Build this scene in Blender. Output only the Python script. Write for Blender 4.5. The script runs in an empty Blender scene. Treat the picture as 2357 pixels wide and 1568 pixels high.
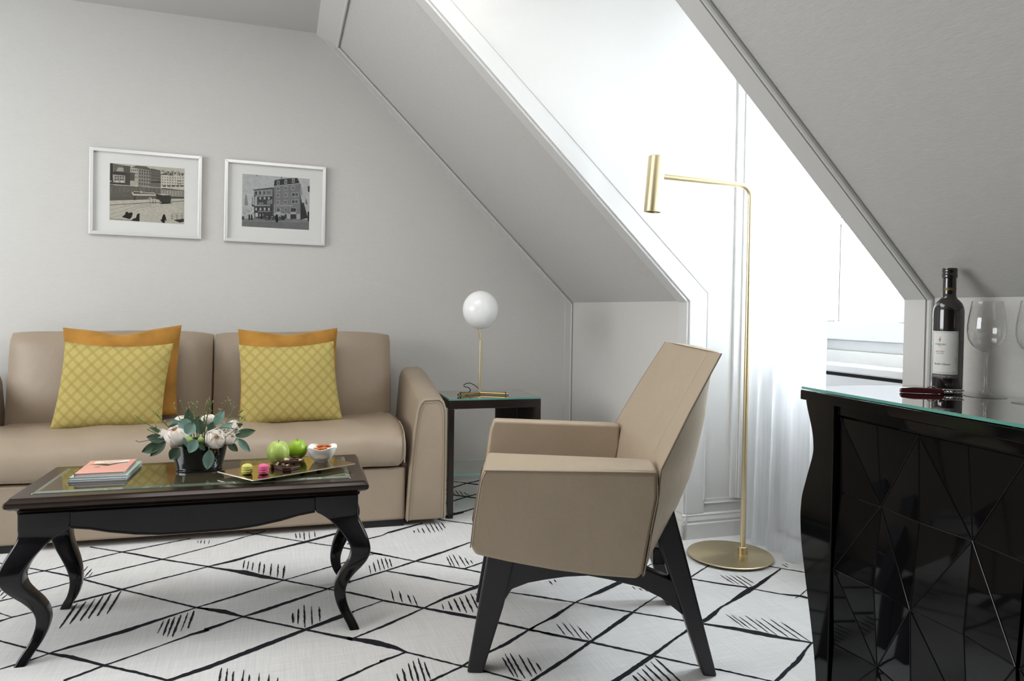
# Attic lounge: sofa, armchair, coffee table and dormer window
SKY=22; EXPO=.86; LEFT_FILL=(40,2.2,2.1); CEIL_FILL=[(-.1,2.0,1.6,1.4,17)]
CARPET=[[(-1046,3242,-1049,3253),(-831,3083,-833,3093),(-724,2995,-728,3012),(-655,2933,-657,2949),(-486,2773,-487,2788),(-365,2663,-365,2677),(-225,2536,-226,2549),(-183,2508,-183,2521),(-219,2533,-220,2544),(-132,2463,-131,2495),(-74,2416,-73,2429),(111,2263,112,2275),(241,2153,244,2170),(228,2165,231,2182),(299,2106,307,2139),(355,2059,362,2081),(385,2026,388,2035),(514,1905,517,1913),(537,1889,540,1896),(568,1857,572,1866),(642,1781,647,1790),(708,1715,713,1723)],[(-690,3297,-692,3309),(-556,3194,-558,3207),(-496,3144,-499,3166),(-393,3058,-394,3073),(-214,2923,-214,2937),(-218,2923,-218,2936),(-117,2839,-117,2867),(-81,2802,-79,2849),(-26,2754,-24,2790),(56,2699,57,2713),(234,2545,236,2554),(276,2510,279,2526),(370,2419,374,2432),(372,2414,375,2428),(492,2314,496,2327),(593,2221,601,2244),(654,2176,661,2194),(700,2131,706,2145),(773,2062,779,2074),(838,2009,847,2009),(777,2069,772,2059),(817,2017,825,2032),(920,1929,927,1941),(1057,1800,1063,1808),(1165,1698,1170,1704),(1222,1657,1217,1656),(1171,1708,1166,1701),(1199,1672,1204,1678),(1293,1581,1298,1587),(1358,1519,1364,1524)],[(-95,3326,-95,3338),(-31,3271,-31,3282),(150,3119,151,3129),(261,3032,262,3042),(379,2920,383,2941),(437,2866,441,2885),(409,2895,412,2910),(551,2759,553,2769),(712,2624,716,2637),(793,2539,798,2551),(882,2463,887,2475)],[(424,2689,426,2697),(561,2568,567,2588),(612,2525,616,2536),(715,2441,718,2448),(744,2419,747,2426),(819,2351,822,2358),(843,2333,847,2342),(921,2269,927,2281),(997,2213,1000,2219),(1062,2149,1070,2162),(1147,2082,1152,2090),(1291,1965,1297,1973),(1289,1961,1296,1970),(1336,1926,1344,1937),(1400,1869,1416,1888),(1444,1823,1464,1844),(1492,1783,1506,1797),(1563,1731,1569,1737),(1572,1718,1580,1726),(1618,1673,1626,1680)],[(1443,2325,1448,2333),(1519,2271,1524,2278),(1517,2268,1523,2276),(1577,2210,1585,2220),(1651,2150,1660,2160),(1665,2134,1671,2140),(1727,2068,1733,2075),(1781,2028,1794,2041),(1801,2000,1812,2011),(1846,1953,1857,1963)],[(1819,2382,1824,2388),(1888,2294,1895,2302),(1904,2278,1909,2284),(1945,2236,1952,2244),(1963,2219,1967,2223),(2010,2172,2015,2177)],[(-952,2950,-955,2958),(-898,2984,-902,2994),(-818,3037,-821,3045),(-789,3046,-792,3057),(-746,3075,-749,3084),(-693,3109,-697,3120),(-556,3195,-559,3206),(-379,3272,-381,3283),(-312,3302,-313,3312)],[(-888,2754,-892,2762),(-845,2778,-849,2788),(-802,2801,-806,2810),(-744,2841,-747,2850),(-692,2876,-695,2885),(-649,2911,-651,2919),(-569,2961,-572,2973),(-393,3060,-395,3070),(-231,3164,-233,3173),(-228,3162,-229,3173),(-93,3261,-94,3271),(-10,3317,-11,3328)],[(-835,2588,-839,2600),(-791,2601,-796,2614),(-765,2626,-767,2634),(-732,2641,-734,2649),(-687,2663,-690,2672),(-655,2680,-658,2688),(-618,2691,-623,2705),(-484,2768,-488,2784),(-414,2814,-416,2825),(-213,2925,-215,2935),(-217,2924,-219,2935),(-120,2962,-123,2986),(-8,3036,-9,3054),(151,3111,150,3138),(279,3189,280,3214),(426,3264,427,3285)],[(317,3042,317,3054),(403,3082,403,3095),(475,3116,476,3129),(502,3143,503,3161),(527,3151,529,3176),(681,3241,683,3257)],[(-721,2234,-723,2240),(-687,2259,-690,2265),(-660,2273,-663,2280),(-628,2290,-631,2297),(-588,2322,-590,2328),(-545,2343,-549,2356),(-470,2375,-476,2398),(-403,2411,-410,2435),(-335,2460,-339,2477),(-225,2536,-226,2542),(-105,2597,-107,2613),(-6,2659,-7,2671),(57,2702,56,2710),(246,2801,246,2812),(369,2870,369,2881),(410,2891,410,2900)],[(-507,2137,-512,2149),(-422,2199,-425,2208),(-287,2285,-289,2291),(-218,2327,-221,2341),(-169,2346,-173,2364),(-181,2345,-185,2366),(-73,2418,-75,2427),(-4,2446,-7,2469),(199,2571,198,2582),(240,2595,239,2608),(291,2620,291,2633),(424,2686,425,2700),(551,2756,552,2772),(595,2777,597,2801),(687,2833,689,2850),(740,2865,742,2883),(834,2927,836,2939),(974,3009,976,3021)],[(-804,2488,-807,2500),(-745,2446,-748,2458),(-670,2384,-673,2397),(-588,2319,-590,2331),(-518,2267,-521,2291),(-424,2195,-426,2208),(-335,2128,-336,2142),(-249,2057,-249,2070)],[(-247,2056,-251,2071),(-151,2098,-155,2121),(-148,2099,-153,2121),(-16,2178,-21,2204),(112,2261,111,2278),(147,2278,145,2299),(230,2322,228,2353),(271,2357,270,2366),(270,2358,270,2366),(374,2417,374,2425)],[(250,2167,249,2173),(342,2215,341,2228),(370,2231,370,2247),(494,2316,494,2325),(577,2370,578,2387),(715,2433,719,2461),(761,2449,768,2490),(854,2495,861,2531),(960,2552,965,2574)],[(150,1906,149,1916),(183,1923,182,1934),(309,1997,308,2006),(302,1994,301,2007),(380,2028,381,2037)],[(360,1818,359,1827),(418,1851,418,1861),(515,1901,515,1911),(555,1931,556,1939),(622,1963,622,1974),(687,1996,688,2014),(775,2063,776,2073),(888,2139,909,2152),(775,2071,777,2062),(889,2124,892,2148),(998,2212,999,2220),(1036,2232,1039,2242),(1122,2264,1131,2295),(1224,2318,1234,2351),(1328,2384,1336,2408)],[(594,1720,594,1734),(677,1769,678,1782),(676,1770,676,1782),(773,1827,774,1844),(923,1928,924,1942),(1092,2038,1096,2062),(1148,2081,1150,2092),(1224,2134,1225,2141),(1310,2188,1312,2194),(1420,2256,1423,2263)],[(767,1634,769,1655),(892,1698,895,1719),(982,1750,985,1770),(1058,1794,1061,1813),(1162,1862,1165,1873),(1276,1927,1279,1940),(1275,1925,1279,1937),(1356,1958,1365,1984),(1409,1992,1415,2015),(1452,2028,1455,2039),(1515,2058,1521,2073),(1558,2076,1570,2105),(1632,2112,1649,2150),(1677,2139,1688,2163),(1741,2173,1754,2201),(1819,2224,1825,2238),(1900,2272,1906,2283)],[(1365,2420,1368,2428),(1430,2460,1434,2469),(1500,2496,1504,2506),(1572,2535,1576,2544)],[(1470,2275,1474,2285),(1546,2321,1551,2333),(1588,2348,1592,2358),(1649,2386,1652,2394)],[(1755,2022,1758,2027),(1786,2036,1788,2041),(1868,2082,1873,2091),(1991,2149,1995,2157)],[(1253,1536,1254,1547),(1313,1572,1315,1585),(1388,1615,1391,1629),(1442,1641,1446,1660),(1480,1668,1482,1684),(1538,1710,1539,1718),(1569,1728,1573,1737),(1586,1733,1592,1744),(1675,1766,1682,1777)],[(768,3285,770,3305),(800,3309,804,3336),(908,3356,912,3378)],[(795,3289,797,3314),(831,3327,834,3347),(867,3353,870,3371),(928,3379,932,3399),(989,3419,992,3436),(1032,3441,1035,3459)],[(824,3397,826,3405),(843,3381,846,3391),(868,3360,871,3369)],[(945,4039,950,4056),(994,3995,999,4014),(1044,3957,1047,3968),(1078,3917,1085,3939),(1145,3861,1151,3878),(1184,3828,1189,3842)],[(908,3794,911,3815),(954,3829,958,3853),(1073,3917,1077,3935),(1177,3968,1183,3991),(1238,4000,1242,4019)],[(893,3736,897,3749),(923,3708,928,3725),(996,3637,1002,3656),(1044,3591,1049,3606),(1083,3557,1087,3570)],[(847,3537,850,3551),(888,3560,891,3577),(997,3634,1000,3652),(1079,3683,1082,3699),(1132,3717,1135,3731)],[(756,3289,758,3297),(782,3262,785,3276),(848,3207,851,3217),(904,3164,907,3174)],[(715,2625,716,2635),(857,2697,860,2713),(933,2735,936,2749)],[(-846,2697,-848,2705),(-812,2668,-814,2677),(-764,2622,-766,2630)],[(-601,2691,-599,2688),(-605,2644,-598,2633),(-606,2556,-600,2546),(-606,2498,-603,2495)],[(-578,2700,-575,2696),(-582,2657,-575,2645),(-585,2576,-578,2565),(-584,2522,-582,2518)],[(-554,2716,-552,2713),(-557,2672,-552,2663),(-560,2592,-554,2583),(-560,2539,-557,2536)],[(-534,2737,-531,2732),(-538,2692,-531,2680),(-540,2608,-533,2597),(-540,2553,-537,2548)],[(-512,2746,-509,2742),(-515,2701,-508,2691),(-517,2618,-511,2608),(-517,2563,-514,2559)],[(-485,2764,-482,2761),(-488,2717,-482,2706),(-491,2629,-485,2620),(-491,2572,-489,2568)],[(-311,2466,-310,2464),(-313,2444,-310,2439),(-316,2402,-313,2398),(-317,2374,-315,2372)],[(-296,2478,-294,2476),(-299,2448,-293,2441),(-300,2392,-294,2386),(-299,2354,-297,2352)],[(-282,2486,-280,2484),(-285,2451,-279,2444),(-287,2386,-281,2380),(-286,2343,-284,2341)],[(-265,2495,-262,2492),(-269,2456,-262,2448),(-272,2384,-265,2376),(-272,2336,-269,2333)],[(-245,2506,-243,2504),(-248,2471,-244,2466),(-250,2408,-247,2404),(-251,2367,-250,2365)],[(-229,2518,-226,2516),(-232,2486,-225,2478),(-234,2425,-228,2418),(-234,2385,-231,2382)],[(-669,3077,-668,3075),(-671,3064,-668,3057),(-673,3036,-670,3029),(-673,3016,-672,3013)],[(-649,3061,-647,3059),(-651,3036,-647,3029),(-653,2988,-649,2981),(-653,2955,-652,2952)],[(-628,3032,-627,3029),(-631,3010,-627,3003),(-634,2968,-630,2961),(-634,2938,-633,2936)],[(-617,2989,-616,2987),(-619,2978,-616,2972),(-620,2955,-617,2949),(-620,2938,-619,2935)],[(-878,2911,-877,2909),(-879,2897,-875,2891),(-877,2869,-873,2862),(-875,2848,-873,2846)],[(-862,2884,-860,2881),(-863,2873,-859,2866),(-863,2850,-859,2843),(-862,2832,-861,2830)],[(-844,2845,-842,2843),(-846,2836,-842,2829),(-848,2815,-844,2808),(-848,2799,-847,2796)],[(-87,2964,-85,2962),(-89,2940,-85,2936),(-91,2897,-86,2893),(-90,2867,-89,2866)],[(-71,2951,-69,2949),(-73,2926,-69,2922),(-75,2881,-71,2876),(-75,2850,-74,2848)],[(-54,2934,-53,2933),(-56,2910,-52,2907),(-58,2867,-53,2863),(-57,2838,-56,2836)],[(-29,2931,-27,2930),(-32,2900,-27,2897),(-33,2844,-28,2840),(-33,2807,-31,2805)],[(-13,2901,-11,2900),(-15,2872,-10,2868),(-17,2819,-12,2815),(-17,2783,-15,2782)],[(14,2902,15,2901),(10,2867,16,2864),(8,2804,13,2801),(8,2762,10,2761)],[(38,2883,40,2882),(35,2848,40,2845),(33,2784,38,2781),(33,2742,35,2741)],[(61,2862,63,2860),(56,2828,63,2823),(52,2765,58,2760),(51,2724,54,2722)],[(78,2406,80,2405),(75,2386,81,2384),(74,2350,80,2349),(75,2327,78,2326)],[(96,2433,98,2433),(93,2404,98,2402),(90,2351,96,2349),(90,2317,92,2316)],[(115,2459,117,2459),(112,2413,117,2412),(110,2334,115,2333),(110,2284,112,2284)],[(138,2441,139,2441),(135,2403,139,2402),(132,2337,137,2336),(132,2295,134,2295)],[(162,2432,164,2431),(159,2402,165,2401),(157,2350,162,2349),(157,2316,159,2315)],[(-119,2094,-117,2093),(-122,2067,-117,2064),(-123,2017,-118,2014),(-123,1985,-121,1983)],[(-104,2086,-102,2085),(-105,2059,-101,2056),(-106,2011,-101,2008),(-105,1979,-103,1978)],[(-87,2064,-85,2063),(-89,2042,-84,2039),(-89,2001,-85,1998),(-89,1974,-87,1973)],[(-61,2066,-59,2065),(-63,2041,-59,2038),(-65,1996,-60,1993),(-65,1967,-63,1966)],[(-46,2033,-44,2032),(-47,2015,-43,2013),(-48,1983,-44,1981),(-47,1961,-45,1960)],[(-20,2036,-19,2035),(-22,2015,-18,2013),(-23,1978,-19,1976),(-22,1953,-21,1953)],[(5,2020,6,2020),(3,2002,7,2000),(1,1969,5,1966),(1,1946,3,1945)],[(27,1995,28,1994),(25,1984,29,1982),(23,1964,27,1962),(23,1950,25,1949)],[(114,3256,115,3257),(113,3237,117,3239),(114,3204,118,3206),(116,3183,117,3183)],[(131,3259,133,3259),(130,3238,134,3239),(130,3202,134,3203),(131,3179,133,3179)],[(150,3269,151,3269),(148,3237,152,3237),(147,3181,151,3182),(148,3146,149,3146)],[(172,3262,173,3262),(170,3234,173,3235),(169,3185,172,3185),(169,3153,171,3153)],[(196,3263,197,3263),(194,3240,198,3241),(193,3201,197,3201),(194,3175,195,3175)],[(-281,3271,-280,3270),(-281,3263,-279,3260),(-281,3248,-279,3245),(-281,3237,-280,3235)],[(-268,3267,-267,3266),(-269,3258,-266,3255),(-269,3239,-266,3236),(-268,3226,-267,3225)],[(-255,3270,-254,3269),(-255,3257,-252,3255),(-254,3231,-251,3230),(-252,3214,-251,3214)],[(-237,3272,-236,3271),(-237,3257,-235,3255),(-237,3229,-234,3227),(-236,3210,-235,3209)],[(372,2773,373,2774),(369,2749,373,2751),(367,2708,371,2709),(366,2681,368,2681)],[(392,2800,394,2801),(389,2772,393,2774),(386,2723,391,2725),(386,2692,388,2693)],[(412,2827,413,2828),(408,2794,413,2796),(406,2737,410,2739),(405,2702,407,2702)],[(427,2831,429,2832),(424,2799,429,2801),(422,2743,427,2746),(422,2708,424,2709)],[(443,2837,445,2838),(440,2805,445,2808),(438,2752,443,2754),(438,2718,440,2719)],[(457,2820,459,2821),(455,2795,460,2798),(453,2752,458,2755),(453,2725,455,2726)],[(414,2514,415,2515),(411,2486,415,2487),(408,2437,413,2438),(408,2405,410,2406)],[(439,2486,441,2487),(436,2459,441,2461),(433,2413,438,2415),(433,2384,435,2385)],[(462,2451,463,2453),(459,2427,465,2431),(459,2387,464,2390),(460,2362,462,2363)],[(479,2437,480,2438),(477,2412,481,2415),(476,2370,480,2372),(476,2343,478,2344)],[(558,2335,560,2336),(556,2323,560,2325),(553,2302,558,2304),(553,2289,555,2290)],[(584,2350,586,2352),(580,2329,587,2333),(578,2294,585,2297),(579,2272,581,2273)],[(607,2367,610,2369),(603,2336,611,2342),(601,2286,609,2292),(602,2256,605,2258)],[(628,2372,631,2373),(624,2337,631,2341),(620,2278,627,2282),(619,2242,622,2244)],[(652,2382,655,2384),(647,2343,654,2347),(642,2278,649,2282),(641,2238,644,2240)],[(674,2391,676,2392),(669,2351,675,2355),(664,2285,670,2289),(663,2244,665,2245)],[(693,2387,695,2388),(689,2353,695,2358),(686,2297,692,2302),(686,2263,689,2265)],[(713,2409,715,2410),(708,2378,713,2381),(703,2326,708,2329),(701,2294,703,2295)],[(730,2411,732,2412),(727,2395,732,2399),(724,2369,729,2373),(724,2353,726,2354)],[(681,2780,683,2781),(678,2750,683,2754),(675,2700,680,2704),(675,2669,676,2670)],[(695,2795,696,2797),(691,2759,695,2763),(687,2698,691,2702),(685,2660,687,2661)],[(712,2797,714,2798),(708,2758,713,2763),(704,2694,709,2698),(703,2654,705,2656)],[(733,2780,734,2782),(729,2746,735,2751),(727,2688,732,2693),(727,2653,729,2655)],[(748,2747,749,2749),(745,2723,750,2728),(743,2684,748,2689),(744,2660,745,2662)],[(763,2713,764,2715),(761,2701,765,2705),(761,2681,765,2686),(761,2670,763,2671)],[(689,3234,691,3236),(687,3197,692,3203),(685,3135,690,3141),(685,3097,687,3100)],[(712,3239,714,3241),(709,3200,714,3207),(706,3136,711,3142),(706,3096,708,3099)],[(731,3237,733,3240),(728,3202,733,3208),(725,3143,731,3149),(725,3107,727,3109)],[(748,3234,750,3236),(746,3201,751,3208),(744,3148,749,3155),(745,3115,747,3118)],[(765,3232,767,3235),(763,3208,769,3215),(763,3168,768,3175),(764,3144,766,3147)],[(662,3178,663,3180),(659,3155,664,3161),(658,3119,663,3125),(659,3097,661,3099)],[(641,3175,643,3177),(639,3157,644,3163),(638,3128,643,3134),(639,3111,641,3113)],[(620,3152,621,3154),(618,3143,622,3147),(617,3128,622,3133),(618,3120,620,3122)],[(335,1919,337,1920),(333,1899,338,1900),(331,1864,337,1865),(332,1841,334,1842)],[(354,1943,356,1943),(351,1914,357,1916),(349,1866,355,1867),(350,1836,352,1836)],[(375,1968,377,1968),(372,1941,377,1942),(369,1895,375,1897),(370,1866,372,1867)],[(390,1977,392,1978),(386,1941,392,1943),(383,1880,389,1882),(383,1842,385,1843)],[(407,1987,409,1988),(403,1948,409,1950),(400,1883,406,1885),(400,1843,402,1843)],[(420,1963,422,1964),(417,1937,422,1939),(415,1892,421,1894),(416,1863,418,1864)],[(639,1922,641,1923),(636,1891,642,1895),(635,1841,641,1844),(636,1810,638,1811)],[(653,1940,655,1941),(649,1903,655,1906),(646,1842,651,1845),(645,1804,647,1805)],[(668,1940,670,1941),(664,1900,670,1904),(661,1834,667,1837),(661,1793,664,1794)],[(690,1924,692,1925),(686,1890,692,1893),(683,1833,689,1836),(683,1797,685,1798)],[(707,1899,709,1900),(703,1873,709,1876),(700,1830,706,1833),(700,1803,702,1804)],[(721,1863,723,1864),(719,1849,724,1852),(718,1828,723,1831),(718,1815,720,1816)],[(872,2079,874,2080),(870,2056,874,2060),(868,2019,872,2022),(868,1995,869,1997)],[(894,2081,895,2083),(891,2054,896,2057),(890,2007,894,2011),(890,1979,892,1980)],[(913,2072,914,2073),(910,2042,914,2046),(907,1991,911,1995),(907,1960,908,1961)],[(930,2047,931,2048),(927,2020,932,2024),(925,1976,929,1979),(925,1948,927,1950)],[(938,2005,940,2006),(936,1990,941,1994),(936,1966,940,1969),(936,1951,938,1952)],[(1059,1786,1061,1788),(1057,1742,1063,1747),(1056,1669,1063,1674),(1058,1625,1060,1627)],[(1036,1772,1038,1774),(1033,1734,1039,1739),(1032,1671,1038,1676),(1033,1633,1035,1635)],[(1012,1763,1014,1765),(1010,1729,1016,1734),(1010,1674,1016,1678),(1012,1639,1015,1641)],[(991,1742,994,1744),(989,1716,995,1720),(988,1673,994,1677),(990,1646,992,1648)],[(970,1730,972,1732),(968,1709,974,1713),(968,1674,974,1678),(969,1653,972,1654)],[(950,1721,952,1723),(948,1704,954,1708),(947,1676,953,1680),(949,1659,951,1661)],[(983,2420,985,2422),(981,2409,987,2415),(981,2394,986,2399),(982,2385,984,2387)],[(1005,2429,1006,2431),(1003,2421,1008,2426),(1003,2409,1008,2414),(1004,2403,1006,2405)],[(1006,2492,1008,2493),(1003,2479,1008,2483),(1000,2459,1005,2463),(999,2447,1001,2449)],[(1255,2287,1257,2288),(1253,2278,1257,2281),(1252,2265,1256,2268),(1252,2258,1254,2259)],[(1271,2265,1272,2266),(1269,2257,1273,2260),(1269,2245,1273,2248),(1270,2238,1271,2239)],[(1284,2244,1285,2245),(1283,2238,1286,2242),(1284,2231,1287,2234),(1285,2227,1286,2228)],[(1439,1984,1441,1985),(1437,1956,1441,1959),(1435,1910,1439,1913),(1435,1881,1436,1882)],[(1453,1972,1454,1973),(1450,1943,1454,1946),(1448,1894,1452,1897),(1448,1864,1449,1865)],[(1470,1954,1471,1955),(1467,1927,1471,1930),(1465,1882,1468,1885),(1464,1853,1466,1855)],[(1494,1953,1496,1955),(1491,1920,1495,1923),(1487,1863,1491,1866),(1485,1828,1487,1829)],[(1509,1921,1510,1922),(1505,1890,1509,1893),(1501,1839,1505,1842),(1500,1807,1502,1808)],[(1532,1922,1534,1923),(1529,1884,1533,1888),(1525,1822,1530,1825),(1524,1783,1526,1784)],[(1555,1905,1557,1906),(1551,1865,1556,1869),(1548,1800,1552,1804),(1547,1759,1549,1761)],[(1575,1881,1576,1882),(1571,1842,1576,1846),(1568,1777,1572,1781),(1567,1737,1569,1739)],[(1631,2287,1633,2288),(1629,2263,1634,2267),(1628,2224,1633,2228),(1629,2200,1631,2201)],[(1648,2282,1649,2284),(1645,2257,1650,2261),(1644,2215,1648,2219),(1644,2189,1645,2191)],[(1669,2276,1671,2277),(1664,2243,1669,2247),(1659,2188,1664,2192),(1657,2153,1659,2155)],[(1685,2266,1687,2268),(1682,2238,1687,2243),(1680,2192,1684,2196),(1679,2163,1681,2165)],[(1706,2260,1707,2262),(1704,2240,1708,2244),(1702,2205,1707,2209),(1703,2184,1705,2186)],[(1943,2321,1945,2322),(1940,2310,1945,2313),(1938,2291,1943,2295),(1938,2280,1940,2282)],[(1961,2323,1962,2324),(1959,2316,1963,2319),(1958,2305,1961,2308),(1958,2299,1959,2300)],[(951,3788,953,3791),(949,3763,954,3771),(949,3724,953,3732),(950,3700,952,3704)],[(974,3789,976,3792),(971,3759,977,3768),(970,3712,975,3721),(970,3684,972,3687)],[(993,3779,995,3783),(990,3747,996,3756),(989,3696,994,3704),(989,3664,991,3668)],[(1011,3749,1013,3752),(1008,3721,1014,3730),(1006,3678,1012,3687),(1007,3652,1009,3656)],[(1021,3710,1023,3712),(1019,3692,1023,3700),(1017,3665,1022,3673),(1017,3650,1019,3653)]]
import bpy, bmesh, math, random
from mathutils import Vector, Matrix, noise
R=random.Random(7)
PI=math.pi
sc=bpy.context.scene
COL=sc.collection
# ------------------------------------------------------------------ helpers
def tag(o,label=None,cat=None,group=None,kind=None):
    if label: o['label']=label
    if cat: o['category']=cat
    if group: o['group']=group
    if kind: o['kind']=kind
    return o
def thing(name,label,cat,loc=(0,0,0),rz=0,group=None,rot=None):
    o=bpy.data.objects.new(name,None); COL.objects.link(o); o.empty_display_size=.05
    o.location=loc; o.rotation_euler=rot if rot else (0,0,rz)
    return tag(o,label,cat,group)
class MB:
    def __init__(s): s.v=[];s.f=[];s.m=[];s.mi=0
    def add(s,vs,fs):
        b=len(s.v); s.v+= [tuple(p) for p in vs]
        for f in fs: s.f.append([b+i for i in f]); s.m.append(s.mi)
        return s
    def mat(s,i): s.mi=i; return s
    def box(s,a,b):
        x0,y0,z0=a;x1,y1,z1=b
        return s.add([(x0,y0,z0),(x1,y0,z0),(x1,y1,z0),(x0,y1,z0),(x0,y0,z1),(x1,y0,z1),(x1,y1,z1),(x0,y1,z1)],
          [(0,3,2,1),(4,5,6,7),(0,1,5,4),(1,2,6,5),(2,3,7,6),(3,0,4,7)])
    def prism(s,pts,off):
        n=len(pts); o=Vector(off)
        P=[Vector(p) for p in pts]; Q=[p+o for p in P]
        return s.add(P+Q,[list(range(n))[::-1],[n+i for i in range(n)]]+[(i,(i+1)%n,n+(i+1)%n,n+i) for i in range(n)])
    def tube(s,path,r,seg=10,cap=True,up=None):
        P=[Vector(p) for p in path]; n=len(P); rs=r if isinstance(r,(list,tuple)) else [r]*n
        vs=[];fs=[]; prev=None
        for i,p in enumerate(P):
            t=(P[min(i+1,n-1)]-P[max(i-1,0)]).normalized()
            if prev is None:
                a=Vector((0,0,1)) if abs(t.z)<.9 else Vector((1,0,0)); u=t.cross(a).normalized()
            else: u=(prev-t*prev.dot(t)).normalized()
            prev=u; w=t.cross(u)
            for k in range(seg):
                an=2*PI*k/seg; vs.append(p+(u*math.cos(an)+w*math.sin(an))*rs[i])
        for i in range(n-1):
            for k in range(seg):
                a=i*seg+k;b=i*seg+(k+1)%seg; fs.append((a,b,b+seg,a+seg))
        if cap: fs.append(list(range(seg))[::-1]); fs.append([(n-1)*seg+k for k in range(seg)])
        return s.add(vs,fs)
    def rows(s,rows,closed=False,capa=False,capb=False):
        n=len(rows[0]); vs=[p for r in rows for p in r]; fs=[]
        for i in range(len(rows)-1):
            for k in range(n if closed else n-1):
                a=i*n+k;b=i*n+(k+1)%n; fs.append((a,b,b+n,a+n))
        if capa: fs.append(list(range(n))[::-1])
        if capb: fs.append([(len(rows)-1)*n+k for k in range(n)])
        return s.add(vs,fs)
    def lathe(s,prof,seg=40,c=(0,0,0),sx=1,sy=1,capa=True,capb=True):
        return s.rows([[(c[0]+r*math.cos(2*PI*k/seg)*sx,c[1]+r*math.sin(2*PI*k/seg)*sy,c[2]+z) for k in range(seg)] for r,z in prof],True,capa,capb)
    def build(s,name,mats,parent=None,smooth=True,bevel=0,seg=2,sub=0,loc=None,rot=None,fix=True,ang=40,kind=None,label=None):
        me=bpy.data.meshes.new(name); me.from_pydata(s.v,[],s.f)
        if not isinstance(mats,(list,tuple)): mats=[mats]
        for m in mats: me.materials.append(m)
        for p,i in zip(me.polygons,s.m): p.material_index=i
        if fix:
            bm=bmesh.new(); bm.from_mesh(me); bmesh.ops.recalc_face_normals(bm,faces=bm.faces[:]); bm.to_mesh(me); bm.free()
        o=bpy.data.objects.new(name,me); COL.objects.link(o)
        if loc is not None: o.location=loc
        if rot is not None: o.rotation_euler=rot
        if parent is not None: o.parent=parent
        if bevel:
            b=o.modifiers.new('b','BEVEL'); b.width=bevel; b.segments=seg; b.limit_method='ANGLE'; b.angle_limit=math.radians(35); b.harden_normals=False
        if sub:
            q=o.modifiers.new('s','SUBSURF'); q.levels=sub; q.render_levels=sub
        if smooth:
            for p in me.polygons: p.use_smooth=True
            if not sub:
                try: me.set_sharp_from_angle(angle=math.radians(ang))
                except Exception: pass
        if kind: o['kind']=kind
        if label: o['label']=label
        return o
def rrect(w,d,r,n=5):
    pts=[]
    for cx,cy,a0 in ((w/2-r,d/2-r,0),(-w/2+r,d/2-r,90),(-w/2+r,-d/2+r,180),(w/2-r,-d/2+r,270)):
        for i in range(n+1):
            a=math.radians(a0+90*i/n); pts.append((cx+r*math.cos(a),cy+r*math.sin(a)))
    return pts
def lerp(a,b,t): return a+(b-a)*t
def interp(tab,x):
    if x<=tab[0][0]: return tab[0][1]
    for (a,b),(c,d) in zip(tab,tab[1:]):
        if x<=c: return lerp(b,d,(x-a)/(c-a))
    return tab[-1][1]
def spline(pts,n=6):
    P=[Vector(p) for p in pts]; out=[]
    for i in range(len(P)-1):
        a=P[max(i-1,0)];b=P[i];c=P[i+1];d=P[min(i+2,len(P)-1)]
        for k in range(n):
            t=k/n; out.append(.5*((2*b)+(c-a)*t+(2*a-5*b+4*c-d)*t*t+(3*b-3*c+d-a)*t**3))
    out.append(P[-1]); return out
# ------------------------------------------------------------------ materials
def newmat(name):
    m=bpy.data.materials.new(name); m.use_nodes=True; nt=m.node_tree
    b=nt.nodes['Principled BSDF']; return m,nt,b
def pm(name,col,rough=.5,metal=0,spec=.5,coat=0,bump=None,var=None,ior=None,sheen=0,coord='Object'):
    """bump=(scale,strength,stretch xyz,detail) ; var=(scale,amount,stretch)"""
    m,nt,b=newmat(name); b.inputs['Base Color'].default_value=(*col,1); b.inputs['Roughness'].default_value=rough
    b.inputs['Metallic'].default_value=metal; b.inputs['Specular IOR Level'].default_value=spec; b.inputs['Coat Weight'].default_value=coat
    b.inputs['Coat Roughness'].default_value=.03
    if ior: b.inputs['IOR'].default_value=ior
    if sheen: b.inputs['Sheen Weight'].default_value=sheen
    N=nt.nodes;Lk=nt.links
    if bump or var:
        tc=N.new('ShaderNodeTexCoord')
    if bump:
        mp=N.new('ShaderNodeMapping'); mp.inputs['Scale'].default_value=bump[2]; Lk.new(tc.outputs[coord],mp.inputs[0])
        nz=N.new('ShaderNodeTexNoise'); nz.inputs['Scale'].default_value=bump[0]; nz.inputs['Detail'].default_value=bump[3]; Lk.new(mp.outputs[0],nz.inputs[0])
        bp=N.new('ShaderNodeBump'); bp.inputs['Strength'].default_value=bump[1]; bp.inputs['Distance'].default_value=.002
        Lk.new(nz.outputs[0],bp.inputs['Height']); Lk.new(bp.outputs[0],b.inputs['Normal'])
    if var:
        mp=N.new('ShaderNodeMapping'); mp.inputs['Scale'].default_value=var[2]; Lk.new(tc.outputs[coord],mp.inputs[0])
        nz=N.new('ShaderNodeTexNoise'); nz.inputs['Scale'].default_value=var[0]; nz.inputs['Detail'].default_value=4; Lk.new(mp.outputs[0],nz.inputs[0])
        rp=N.new('ShaderNodeValToRGB'); a=var[1]
        rp.color_ramp.elements[0].position=.3; rp.color_ramp.elements[1].position=.7
        rp.color_ramp.elements[0].color=(*[c*(1-a) for c in col],1); rp.color_ramp.elements[1].color=(*[min(1,c*(1+a)) for c in col],1)
        Lk.new(nz.outputs[0],rp.inputs[0]); Lk.new(rp.outputs[0],b.inputs['Base Color'])
    return m
WALLC=(.605,.592,.566)
M={}
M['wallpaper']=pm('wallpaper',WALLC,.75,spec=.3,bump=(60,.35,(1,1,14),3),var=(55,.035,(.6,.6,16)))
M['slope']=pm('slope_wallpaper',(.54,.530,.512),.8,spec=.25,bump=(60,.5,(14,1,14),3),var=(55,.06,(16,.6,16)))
M['ceiling']=pm('ceiling_paint',(.54,.535,.525),.8,spec=.2)
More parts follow.
